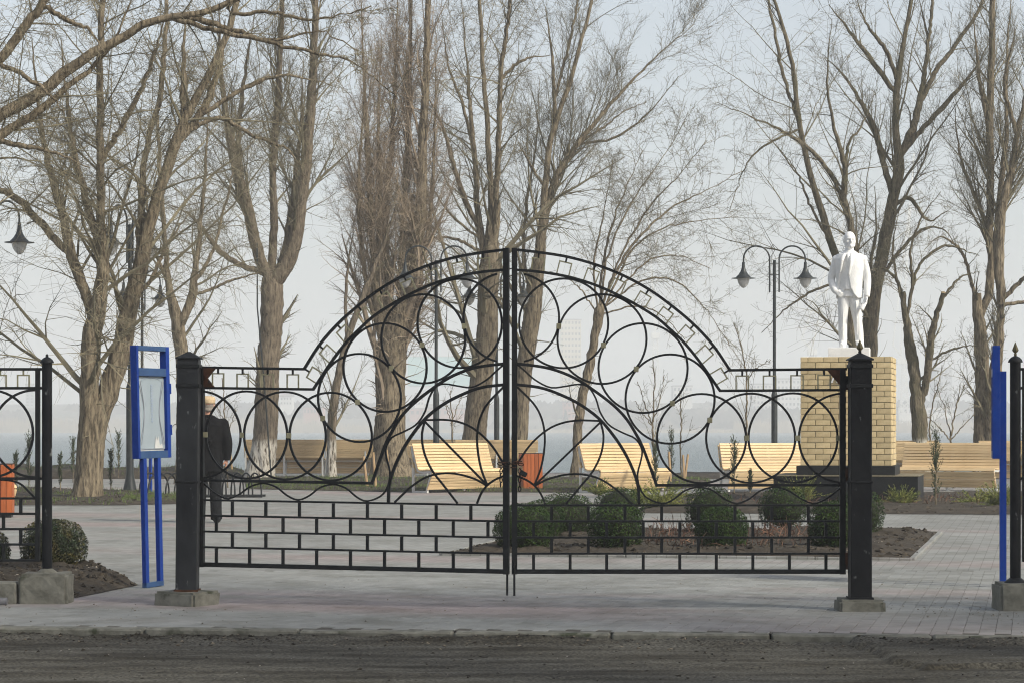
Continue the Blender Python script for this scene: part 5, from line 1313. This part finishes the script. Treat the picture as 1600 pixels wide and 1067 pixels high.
MB().box((.02, pdp / 2, .22), (2.44, pdp + .75, .52)).build('lower_step', mt['stone'], ped, False, .008)
MB().box((.02, pdp / 2, .484), (2.47, pdp + .78, .014)).build('step_edge', mt['mortar'], ped)
# white letters fixed to the front
def letter(strokes, x, z):
    mb = MB()
    for a, b in strokes: mb.bar([(x + a[0], -.012, z + a[1]), (x + b[0], -.012, z + b[1])], .026, .02, (0, -1, 0))
    mb.build('letter', mt['white'], ped)
lz = CH - (597 - HY) / PX; lx = (1300 - 1321.5) / PX
letter([((0, 0), (.045, .13)), ((.05, .13), (.095, 0)), ((-.012, .006), (.02, .006)), ((.08, .006), (.112, .006))], lx, lz)
letter([((0, 0), (0, .13)), ((0, .12), (.07, .12)), ((0, .065), (.06, .065)), ((0, .008), (.07, .008))], lx + .145, lz)

# ---------------------------------------------------------------- figures
class Sculpt:
    def __init__(s): s.bm = bmesh.new()
    def _rings(s, rings):
        prev = None; bm = s.bm; first = None
        for ring in rings:
            vs = [bm.verts.new(p) for p in ring]
            if prev: 
                n = len(vs)
                for i in range(n): bm.faces.new((prev[i], prev[(i + 1) % n], vs[(i + 1) % n], vs[i]))
            else: first = vs
            prev = vs
        bm.faces.new(list(reversed(first))); bm.faces.new(prev)
    def loft(s, secs, n=20, power=2.0):
        """secs: (cx, cy, z, rx, ry)"""
        rings = []
        for cx, cy, z, rx, ry in secs:
            ring = []
            for k in range(n):
                a = 2 * math.pi * k / n; c, d = math.cos(a), math.sin(a)
                ring.append(Vector((cx + rx * math.copysign(abs(c) ** (2 / power), c), cy + ry * math.copysign(abs(d) ** (2 / power), d), z)))
            rings.append(ring)
        s._rings(rings); return s
    def limb(s, pts, rs, n=12, sub=5):
        q = catmull([(*p, r) for p, r in zip(pts, rs)], (len(pts) - 1) * sub + 1); rings = []; u = None
        P = [Vector(x[:3]) for x in q]
        for i, p in enumerate(P):
            t = (P[min(i + 1, len(P) - 1)] - P[max(i - 1, 0)]).normalized()
            u = t.orthogonal().normalized() if u is None else (u - t * u.dot(t)).normalized(); v = t.cross(u)
            rings.append([p + (u * math.cos(2 * math.pi * k / n) + v * math.sin(2 * math.pi * k / n)) * max(.004, q[i, 3]) for k in range(n)])
        s._rings(rings); return s
    def ball(s, c, r, rot=None):
        m = Matrix.Translation(Vector(c)) @ (rot.to_4x4() if rot else Matrix()) @ Matrix.Diagonal((*(r if hasattr(r, '__len__') else (r, r, r)), 1))
        bmesh.ops.create_uvsphere(s.bm, u_segments=18, v_segments=12, radius=1, matrix=m); return s
    def shell(s, zs, th0, th1, rx, ry, cx, cy, t=.03, n=14):
        """a curved slab following an ellipse: a coat front"""
        bm = s.bm; G_ = []
        for i in range(len(zs)):
            row = []
            for j in range(n + 1):
                a = th0[i] + (th1[i] - th0[i]) * j / n; o = []
                for off in (-.02, t):
                    o.append(bm.verts.new((cx[i] + (rx[i] + off) * math.sin(a), cy[i] - (ry[i] + off) * math.cos(a), zs[i])))
                row.append(o)
            G_.append(row)
        F_ = bm.faces.new; m = len(zs)
        for i in range(m - 1):
            for j in range(n):
                F_((G_[i][j][1], G_[i][j + 1][1], G_[i + 1][j + 1][1], G_[i + 1][j][1])); F_((G_[i][j][0], G_[i + 1][j][0], G_[i + 1][j + 1][0], G_[i][j + 1][0]))
            F_((G_[i][0][0], G_[i][0][1], G_[i + 1][0][1], G_[i + 1][0][0])); F_((G_[i][n][0], G_[i + 1][n][0], G_[i + 1][n][1], G_[i][n][1]))
        for j in range(n):
            F_((G_[0][j][0], G_[0][j + 1][0], G_[0][j + 1][1], G_[0][j][1])); F_((G_[m - 1][j][0], G_[m - 1][j][1], G_[m - 1][j + 1][1], G_[m - 1][j + 1][0]))
        return s
    def build(s, name, m, parent, voxel=.012, smooth=3):
        bmesh.ops.recalc_face_normals(s.bm, faces=s.bm.faces)
        me = bpy.data.meshes.new(name); s.bm.to_mesh(me); s.bm.free(); o = link(name, me, m, parent)
        r = o.modifiers.new('remesh', 'REMESH'); r.mode = 'VOXEL'; r.voxel_size = voxel; r.use_smooth_shade = True
        if smooth: k = o.modifiers.new('smooth', 'SMOOTH'); k.iterations = smooth; k.factor = .5
        return o
def hand(S, wrist, d, side, k=1.0, curl=.6, n=Vector((0, -1, 0))):
    """five bent fingers on a palm; d = direction of the hand, n = palm normal"""
    d = Vector(d).normalized(); n = (n - d * n.dot(d)).normalized(); sd = d.cross(n) * side; w_ = Vector(wrist)
    for i in range(4):
        S.limb([w_, w_ + d * .05 * k + sd * (.024 - .016 * i) * k, w_ + d * .09 * k + sd * (.030 - .020 * i) * k], [.026 * k, .019 * k, .014 * k], 8, 3)
    for i, L_ in enumerate((.070, .080, .075, .058)):
        b = w_ + d * .088 * k + sd * (.030 - .020 * i) * k; m1 = b + (d * (1 - curl * .3) + n * curl * .6) * L_ * .5 * k; e = m1 + (d * (1 - curl) + n * curl) * L_ * .5 * k
        S.limb([b, m1, e], [.0115 * k, .0105 * k, .0085 * k], 8, 3)
    b = w_ + d * .03 * k + sd * .03 * k; S.limb([b, b + (d * .5 + sd * .5 + n * .3) * .05 * k, b + (d * .9 + sd * .55 + n * .5) * .075 * k], [.015 * k, .0125 * k, .0095 * k], 8, 3)

# the statue: a standing bearded man in an open coat
st = empty('statue', (GX(1327, ZP + .6), ZP + .6, zt), rad(-10), 'white painted statue of a bald bearded man in an open suit coat', 'statue')
MB().box((0, .05, .083), (.715, .62, .166)).build('statue_base', mt['white'], st, False, .006)
S = Sculpt(); B0 = .166
def T(z): return z + B0
kx = 1.014
# trousers
S.limb([(-.115, .02, T(.06)), (-.120, 0, T(.28)), (-.118, -.01, T(.52)), (-.105, .0, T(.78)), (-.085, .02, T(1.0))], [.074, .083, .088, .110, .125], 16)
S.limb([(.195, .06, T(.06)), (.178, .05, T(.28)), (.145, .03, T(.52)), (.105, .02, T(.78)), (.085, .02, T(1.0))], [.074, .083, .088, .112, .125], 16)
# folds on the trousers
S.limb([(-.17, -.03, T(.12)), (-.12, -.085, T(.10)), (-.06, -.05, T(.13))], [.010, .014, .01], 6); S.limb([(.11, .0, T(.13)), (.16, -.025, T(.10)), (.22, .02, T(.12))], [.010, .014, .01], 6)
for x, a_ in ((-.118, 1), (.15, -1)): S.limb([(x, -.075, T(.20)), (x + .005 * a_, -.093, T(.5)), (x + .02 * a_, -.10, T(.8))], [.010, .014, .010], 6)
# shoes
S.limb([(-.115, .07, T(.05)), (-.125, -.05, T(.05)), (-.145, -.17, T(.035))], [.062, .060, .042], 12); S.limb([(.195, .10, T(.05)), (.215, -.02, T(.05)), (.235, -.14, T(.035))], [.062, .060, .042], 12)
# torso
zs = [.88, 1.0, 1.12, 1.28, 1.45, 1.56, 1.63, 1.69]
RX = [.190, .185, .185, .20, .225, .235, .19, .10]; RY = [.145, .145, .145, .155, .165, .155, .13, .09]; CX = [0, 0, -.003, -.005, -.003, 0, 0, 0]
S.loft([(CX[i], .01, T(zs[i]), RX[i], RY[i]) for i in range(8)], 24, 2.3)
S.loft([(-.005, -.012, T(1.0), .15, .145), (-.005, -.012, T(1.03), .165, .15), (-.005, -.012, T(1.3), .15, .155), (0, -.008, T(1.6), .12, .14)], 20)   # waistcoat
for i in range(5): S.ball((-.012, -.158 - .008 * (i > 1), T(1.08 + i * .085)), .010)
# open coat fronts
zc = [.86, .93, 1.05, 1.2, 1.4, 1.55, 1.635]; rx = [.222, .218, .212, .216, .238, .248, .20]; ry = [.17, .168, .165, .17, .178, .166, .14]
asn = lambda x, r: math.asin(max(-1, min(1, x / r)))
S.shell([T(z) for z in zc], [asn(e, r) for e, r in zip((.135, .075, .02, -.005, -.01, .01, .03), rx)], [math.pi] * 7, rx, ry, [0.005] * 7, [.01] * 7, .028)
S.shell([T(z) for z in zc], [-asn(e, r) for e, r in zip((.215, .205, .190, .17, .14, .11, .10), rx)], [-math.pi] * 7, rx, ry, [-.005] * 7, [.01] * 7, .024)
# lapels
S.limb([(-.075, -.12, T(1.625)), (-.125, -.185, T(1.52)), (-.165, -.17, T(1.30))], [.03, .036, .016], 8); S.limb([(.055, -.12, T(1.625)), (.035, -.19, T(1.52)), (.0, -.19, T(1.26))], [.03, .036, .016], 8)
S.limb([(-.02, -.14, T(1.625)), (-.02, -.165, T(1.56)), (-.02, -.16, T(1.42))], [.028, .022, .014], 8)     # tie
# arms: the viewer's left hand rests in the pocket, the right one hangs and holds a rolled cap
S.ball((-.245, .02, T(1.535)), (.078, .085, .085)); S.ball((.255, .02, T(1.535)), (.082, .085, .085))
S.limb([(-.228, .02, T(1.56)), (-.29, .05, T(1.38)), (-.335, .06, T(1.20)), (-.290, -.03, T(1.04)), (-.245, -.09, T(.975))], [.078, .077, .070, .062, .050], 14)
hand(S, (-.25, -.09, T(.975)), (.75, -.25, -.45), 1, 1.15, .7, Vector((.2, 1, 0)))
S.limb([(.238, .02, T(1.56)), (.30, .04, T(1.38)), (.335, .03, T(1.18)), (.330, -.03, T(1.0)), (.325, -.07, T(.88))], [.080, .078, .072, .066, .055], 14)
hand(S, (.318, -.08, T(.885)), (-.25, -.12, -1), -1, 1.15, .8, Vector((-.6, -.5, 0)))
S.limb([(.31, -.10, T(.80)), (.25, -.14, T(.70)), (.225, -.15, T(.655))], [.036, .046, .05], 12)
# head, turned a little to the viewer's right
S.limb([(0, .03, T(1.66)), (.004, .01, T(1.76)), (.006, -.005, T(1.84))], [.088, .078, .078], 14)
S.loft([(0, .005, T(1.63), .12, .105), (0, -.005, T(1.675), .095, .09)], 18)   # collar
hd = Matrix.Rotation(rad(14), 3, 'Z'); hc = Vector((.004, -.012, T(1.868)))
def H(x, y, z): return hc + hd @ Vector((x * 1.04, y * 1.04, z * 1.04))
S.ball(hc + Vector((0, .012, .03)), (.113, .134, .127)); S.ball(H(0, -.035, -.045), (.088, .094, .104)); S.ball(H(0, -.075, .03), (.080, .06, .06))
S.limb([H(-.065, -.112, .022), H(0, -.132, .026), H(.065, -.112, .022)], [.015, .015, .015], 8)      # brow
S.limb([H(0, -.128, .015), H(0, -.150, -.022), H(0, -.142, -.038)], [.013, .019, .014], 8)           # nose
for x in (-.036, .036): S.ball(H(x, -.112, -.002), .015); S.ball(H(x * 1.5, -.098, -.03), .028)      # eyes, cheekbones
S.limb([H(-.045, -.112, -.062), H(0, -.134, -.050), H(.045, -.112, -.062)], [.009, .015, .009], 8)     # moustache
S.limb([H(-.02, -.118, -.078), H(.02, -.118, -.078)], [.011, .011], 8)
S.limb([H(0, -.10, -.08), H(0, -.128, -.112), H(0, -.125, -.148)], [.038, .034, .010], 10)             # beard
for x in (-1, 1): S.ball(H(x * .104, .012, -.012), (.014, .028, .042)); S.limb([H(x * .095, .01, -.03), H(x * .075, -.04, -.085), H(x * .03, -.09, -.105)], [.014, .022, .026], 8)
S.build('figure', mt['white'], st, .0085, 2).scale = (.93, .97, 1)

# the man seen from behind
ZM = F * CH / (816 - HY)
mn = empty('person', (GX(325, ZM), ZM, 0), rad(8), 'man in black jacket and beige cap, back turned, behind the left gate post', 'person')
S = Sculpt()    # body: head, neck, hands, legs and arms in one surface (facing +y)
S.limb([(0, 0, 1.36), (0, .005, 1.47), (0, .015, 1.54)], [.07, .062, .062], 12)
S.ball((0, .03, 1.615), (.077, .098, .108)); S.ball((0, .07, 1.575), (.056, .05, .065)); S.limb([(0, .115, 1.63), (0, .145, 1.60), (0, .13, 1.585)], [.012, .017, .012], 8)
for x in (-1, 1):
    S.ball((x * .080, .018, 1.605), (.012, .022, .034)); S.ball((x * .032, .112, 1.63), .012)
    S.limb([(x * .17, 0, 1.40), (x * .225, -.02, 1.15), (x * .245, .02, .90)], [.06, .05, .036], 10); hand(S, (x * .247, .025, .885), (x * .05, .12, -1), -x, .95, .45, Vector((-x, .3, 0)))
    S.limb([(x * .10, 0, .92), (x * .105, .01, .5), (x * .11, 0, .08)], [.09, .062, .045], 12)
S.loft([(0, 0, .85, .15, .10), (0, 0, 1.1, .15, .10), (0, 0, 1.36, .17, .10), (0, 0, 1.43, .09, .07)], 16)
S.limb([(-.02, .10, 1.578), (.02, .10, 1.578)], [.012, .012], 6)
S.build('body', mt['skin'], mn, .009, 2)
S = Sculpt()
S.loft([(0, .0, .70, .205, .135), (0, 0, .82, .205, .138), (0, 0, 1.0, .195, .13), (0, -.005, 1.2, .215, .14), (0, -.01, 1.34, .235, .13), (0, -.01, 1.41, .19, .10), (0, 0, 1.455, .095, .075)], 26, 2.2)
for x in (-1, 1):
    S.ball((x * .205, -.005, 1.36), (.075, .08, .075))
    S.limb([(x * .205, -.005, 1.375), (x * .245, -.03, 1.20), (x * .268, -.03, 1.08), (x * .262, .01, .95), (x * .252, .02, .86)], [.078, .072, .068, .062, .056], 12)
    S.limb([(x * .20, .07, 1.06), (x * .27, .05, 1.03), (x * .325, -.02, 1.06)], [.012, .014, .01], 6)
S.limb([(-.12, -.125, 1.22), (-.02, -.145, 1.15), (.08, -.12, 1.05)], [.012, .016, .01], 6); S.limb([(.12, -.125, 1.25), (.05, -.14, 1.12), (-.05, -.13, 1.0)], [.012, .014, .01], 6)
S.limb([(-.085, .0, 1.45), (0, -.075, 1.462), (.085, 0, 1.45)], [.022, .024, .022], 8)
S.build('jacket', mt['cloth'], mn, .011, 2)
S = Sculpt()
S.loft([(0, 0, .76, .165, .12), (0, 0, .86, .17, .12), (0, 0, .95, .16, .11)], 20)
for x in (-1, 1):
    S.limb([(x * .085, 0, .90), (x * .098, .005, .62), (x * .105, .0, .36), (x * .112, -.01, .12), (x * .115, -.005, .045)], [.105, .092, .082, .078, .082], 14)
    S.limb([(x * .06, -.06, .12), (x * .115, -.085, .10), (x * .17, -.06, .13)], [.01, .014, .01], 6)
S.build('trousers', mt['trouser'], mn, .011, 2)
S = Sculpt()
for x in (-1, 1): S.limb([(x * .115, -.075, .05), (x * .125, .05, .05), (x * .15, .17, .036)], [.054, .054, .036], 10)
S.build('shoes', mt['stone'], mn, .009, 2)
S = Sculpt(); S.ball((0, .015, 1.60), (.082, .085, .07)); S.limb([(-.07, -.02, 1.55), (0, -.062, 1.545), (.07, -.02, 1.55)], [.02, .026, .02], 8); S.build('hair', mt['hair'], mn, .009, 2)
S = Sculpt(); S.loft([(0, .028, 1.632, .094, .114), (0, .028, 1.655, .100, .120), (0, .03, 1.69, .104, .122), (0, .035, 1.722, .092, .108), (0, .035, 1.738, .05, .06)], 24); S.loft([(0, .125, 1.64, .075, .065), (0, .13, 1.652, .07, .06)], 18); S.build('cap', mt['cap'], mn, .008, 2)

# ---------------------------------------------------------------- far shore
def far_building(label, x0, x1, yt, yb, Z, dep, m, floors, cols, roof='farR', cat='building', name='building', pitched=False):
    s = Z / F; a = GX(x0, Z); b = GX(x1, Z); z1 = CH - (yt - HY) * s; z0 = CH - (yb - HY) * s
    root = empty(name, ((a + b) / 2, Z, z0), 0, label, cat, 'hazy buildings on the far shore'); w_ = b - a; h = z1 - z0
    MB().box((0, dep / 2, h / 2 - 3), (w_, dep, h + 6)).build('wall', mt[m], root)
    if pitched: MB().add([(-w_ / 2 - .4, -.5, h), (w_ / 2 + .4, -.5, h), (w_ / 2 + .4, dep + .5, h), (-w_ / 2 - .4, dep + .5, h), (-w_ / 2, dep / 2, h + dep * .25), (w_ / 2, dep / 2, h + dep * .25)], [(0, 1, 5, 4), (2, 3, 4, 5), (0, 4, 3), (1, 2, 5), (3, 2, 1, 0)]).build('roof', mt[roof], root)
    else: MB().box((0, dep / 2, h + .25), (w_ + .6, dep + .6, .5)).build('roof', mt[roof], root)
    if floors:
        me = MB().box((0, 0, 0), (w_ / cols * .5, .12, h / floors * .45)).mesh('window'); me.materials.append(mt['pane'])
        for f_ in range(floors):
            for c in range(cols):
                o = link('window', me, None, root); o.location = (-w_ / 2 + (c + .5) * w_ / cols, -.02, (f_ + .5) * h / floors)
    return root
far_building('turquoise sided hall high on the far shore left of the gate centre', 637, 738, 557, 586, 1360, 30, 'farT', 0, 0, 'farA')
far_building('white far house left of the slim whitewashed tree', 438, 456, 619, 633, 1260, 12, 'farA', 2, 4, pitched=True)
far_building('low red brick far building behind the slim tree', 474, 505, 636, 648, 1200, 14, 'farB', 1, 6)
far_building('long red brick far building behind the centre lamp pole', 640, 760, 638, 650, 1230, 16, 'farB', 1, 14)
far_building('white far house with gable left of the centre lamp pole', 648, 662, 620, 633, 1240, 10, 'farA', 2, 3, pitched=True)
far_building('tall pale yellow tower block in the haze behind the pollarded tree', 876, 908, 500, 640, 1420, 22, 'farY', 16, 6)
far_building('white far store house seen through the right half of the gate', 1052, 1082, 603, 622, 1300, 16, 'farA', 2, 5)
far_building('pinkish far block beside the pollarded tree trunk', 880, 912, 628, 662, 1190, 18, 'farB', 4, 5)
far_building('pale block of flats behind the free standing lamp, left one', 1176, 1206, 600, 640, 1330, 18, 'farA', 5, 5)
far_building('pale block of flats behind the free standing lamp, right one', 1214, 1250, 592, 644, 1300, 18, 'farA', 6, 6)
far_building('grey high rise in the haze between the pruned tree and the twin pollard', 1462, 1488, 575, 660, 1380, 20, 'farG', 9, 4)
far_building('long white shed on the far shore behind the pruned tree', 1404, 1494, 636, 648, 1230, 20, 'farA', 1, 12)
far_building('grey high rise block far left behind the fence', 40, 72, 600, 640, 1400, 18, 'farG', 8, 5)
def far_conifer(label, px, yt, yb, Z):
    s = Z / F; root = empty('conifer', (GX(px, Z), Z, CH - (yb - HY) * s), 0, label, 'tree'); h = (yb - yt) * s
    rng = np.random.default_rng(int(px)); n = 900; t = rng.random(n) ** .7; a = rng.uniform(0, 6.28, n); r = (1 - t) * h * .24 * rng.uniform(.5, 1, n)
    P = np.stack([r * np.cos(a), r * np.sin(a), t * h], 1); d = nrm(np.stack([np.cos(a), np.sin(a), -.3 * np.ones(n)], 1)); sd = nrm(np.cross(d, rng.normal(size=(n, 3)))) * h * .02
    V = np.stack([P - sd, P + sd, P + d * h * .08], 1).reshape(-1, 3); link('crown', np_mesh('crown', V, np.arange(3 * n).reshape(-1, 3)), mt['conif'], root)
    MB().tube([(0, 0, -1), (0, 0, h * .9)], [h * .02, h * .004], 6).build('trunk', mt['bark'], root)
far_conifer('dark conical fir on the far shore right of the gate centre', 884, 641, 668, 1150)
# reeds along the far shore
rr = []
V = []; Q = []; k = 0
rng = np.random.default_rng(77)
for x0, x1, h in ((-330, -90, 8), (-90, -55, 5), (110, 330, 7), (-50, 60, 2.2), (60, 110, 2)):
    n = int((x1 - x0) * 14)
    X = rng.uniform(x0, x1, n); Y = rng.uniform(1124, 1150, n); hh = h * rng.uniform(.5, 1.1, n)
    for x, y, z in zip(X, Y, hh):
        V += [(x - .35, y, -1.3), (x + .35, y, -1.3), (x + rng.normal(0, .3), y, -1.2 + z)]; Q.append((k, k + 1, k + 2)); k += 3
o = link('reeds', np_mesh('reeds', np.array(V), np.array(Q)), mt['reed']); tag(o, kind='stuff')
# brush on the far slope
V = []; Q = []; k = 0
for i in range(9000):
    x = rng.uniform(-420, 420); y = rng.uniform(1150, 1420); z = np.interp(y, [p[0] for p in prof], [p[1] for p in prof]) + 3.5 * fbm(x, y, .004, 3, 3)
    if nz2(x, y, .012, 5) < -.05: continue
    s_ = rng.uniform(1, 4)
    V += [(x - s_, y, z - .5), (x + s_, y, z - .5), (x + rng.normal(0, 1), y, z + s_ * 1.1)]; Q.append((k, k + 1, k + 2)); k += 3
o = link('brush', np_mesh('brush', np.array(V), np.array(Q)), M('far_brush', (.06, .05, .04), (.15, .12, .09), .1, .95, isl=.4, coords='World')); tag(o, kind='stuff')
# harbour cranes
def far_crane(label, px, pyb, Z, tower_px, jib):
    s = Z / F; root = empty('harbour_crane', (GX(px, Z), Z, CH - (pyb - HY) * s), 0, label, 'crane', 'pale harbour cranes on the far shore')
    p = lambda x, y: Vector(((x - px) * s, 0, (pyb - y) * s))
    hw = tower_px / 2 * s
    t = MB()
    top = jib[0]
    for sx in (-1, 1):
        for sy in (-1, 1): t.bar([(sx * hw * 1.6, sy * hw * 1.6, -2), (sx * hw * .6, sy * hw * .6, p(*top).z)], .25 * hw, .25 * hw, (0, 1, 0))
    nlev = 9
    for i in range(nlev):
        za = p(*top).z * i / nlev; zb_ = p(*top).z * (i + 1) / nlev; wa = hw * (1.6 - i / nlev); wb = hw * (1.6 - (i + 1) / nlev)
        for sy in (-1, 1): t.bar([(-wa, sy * wa, za), (wb, sy * wb, zb_)], .16 * hw, .16 * hw, (0, 1, 0)); t.bar([(wa, sy * wa, za), (-wb, sy * wb, zb_)], .16 * hw, .16 * hw, (0, 1, 0))
    t.build('tower', mt['crane'], root)
    MB().box(p(*top) + Vector((0, 0, -hw)), (hw * 2.6, hw * 2.2, hw * 1.8)).build('cabin', mt['crane'], root)
    for q in jib[1]: MB().bar([p(*a) for a in q], hw * .5, hw * .5, (0, 1, 0)).build('jib', mt['crane'], root)
    return root
far_crane('hazy harbour crane right of the pedestal whose jib rises beyond the branches', 1413, 662, 1150, 9, ((1407, 560), [[(1407, 560), (1424, 300), (1428, 240)], [(1407, 555), (1395, 540)], [(1395, 540), (1424, 300)]]))
far_crane('hazy harbour crane left of the statue with its jib behind the statue', 1272, 662, 1190, 10, ((1268, 545), [[(1268, 545), (1322, 340), (1338, 270)], [(1268, 545), (1252, 530)], [(1252, 530), (1322, 340)]]))
far_crane('faint lattice mast beyond the right half of the gate', 1024, 662, 1230, 10, ((1024, 520), [[(1024, 520), (1018, 420), (1012, 330)]]))

# ---------------------------------------------------------------- haze: one closed box round camera and scene
hz, hn, hb = new_mat('pale_haze'); hn.nodes.remove(hb)
pvn = hn.nodes.new('ShaderNodeVolumePrincipled'); pvn.inputs['Color'].default_value = (0.938, 0.957, 0.975, 1); pvn.inputs['Density'].default_value = 0.0011; pvn.inputs['Anisotropy'].default_value = 0.0
hn.links.new(pvn.outputs[0], hn.nodes['Material Output'].inputs['Volume'])
hx = MB().box((0, 1560, 53.5), (3100, 3400, 113)).build('haze', hz); tag(hx, kind='stuff')
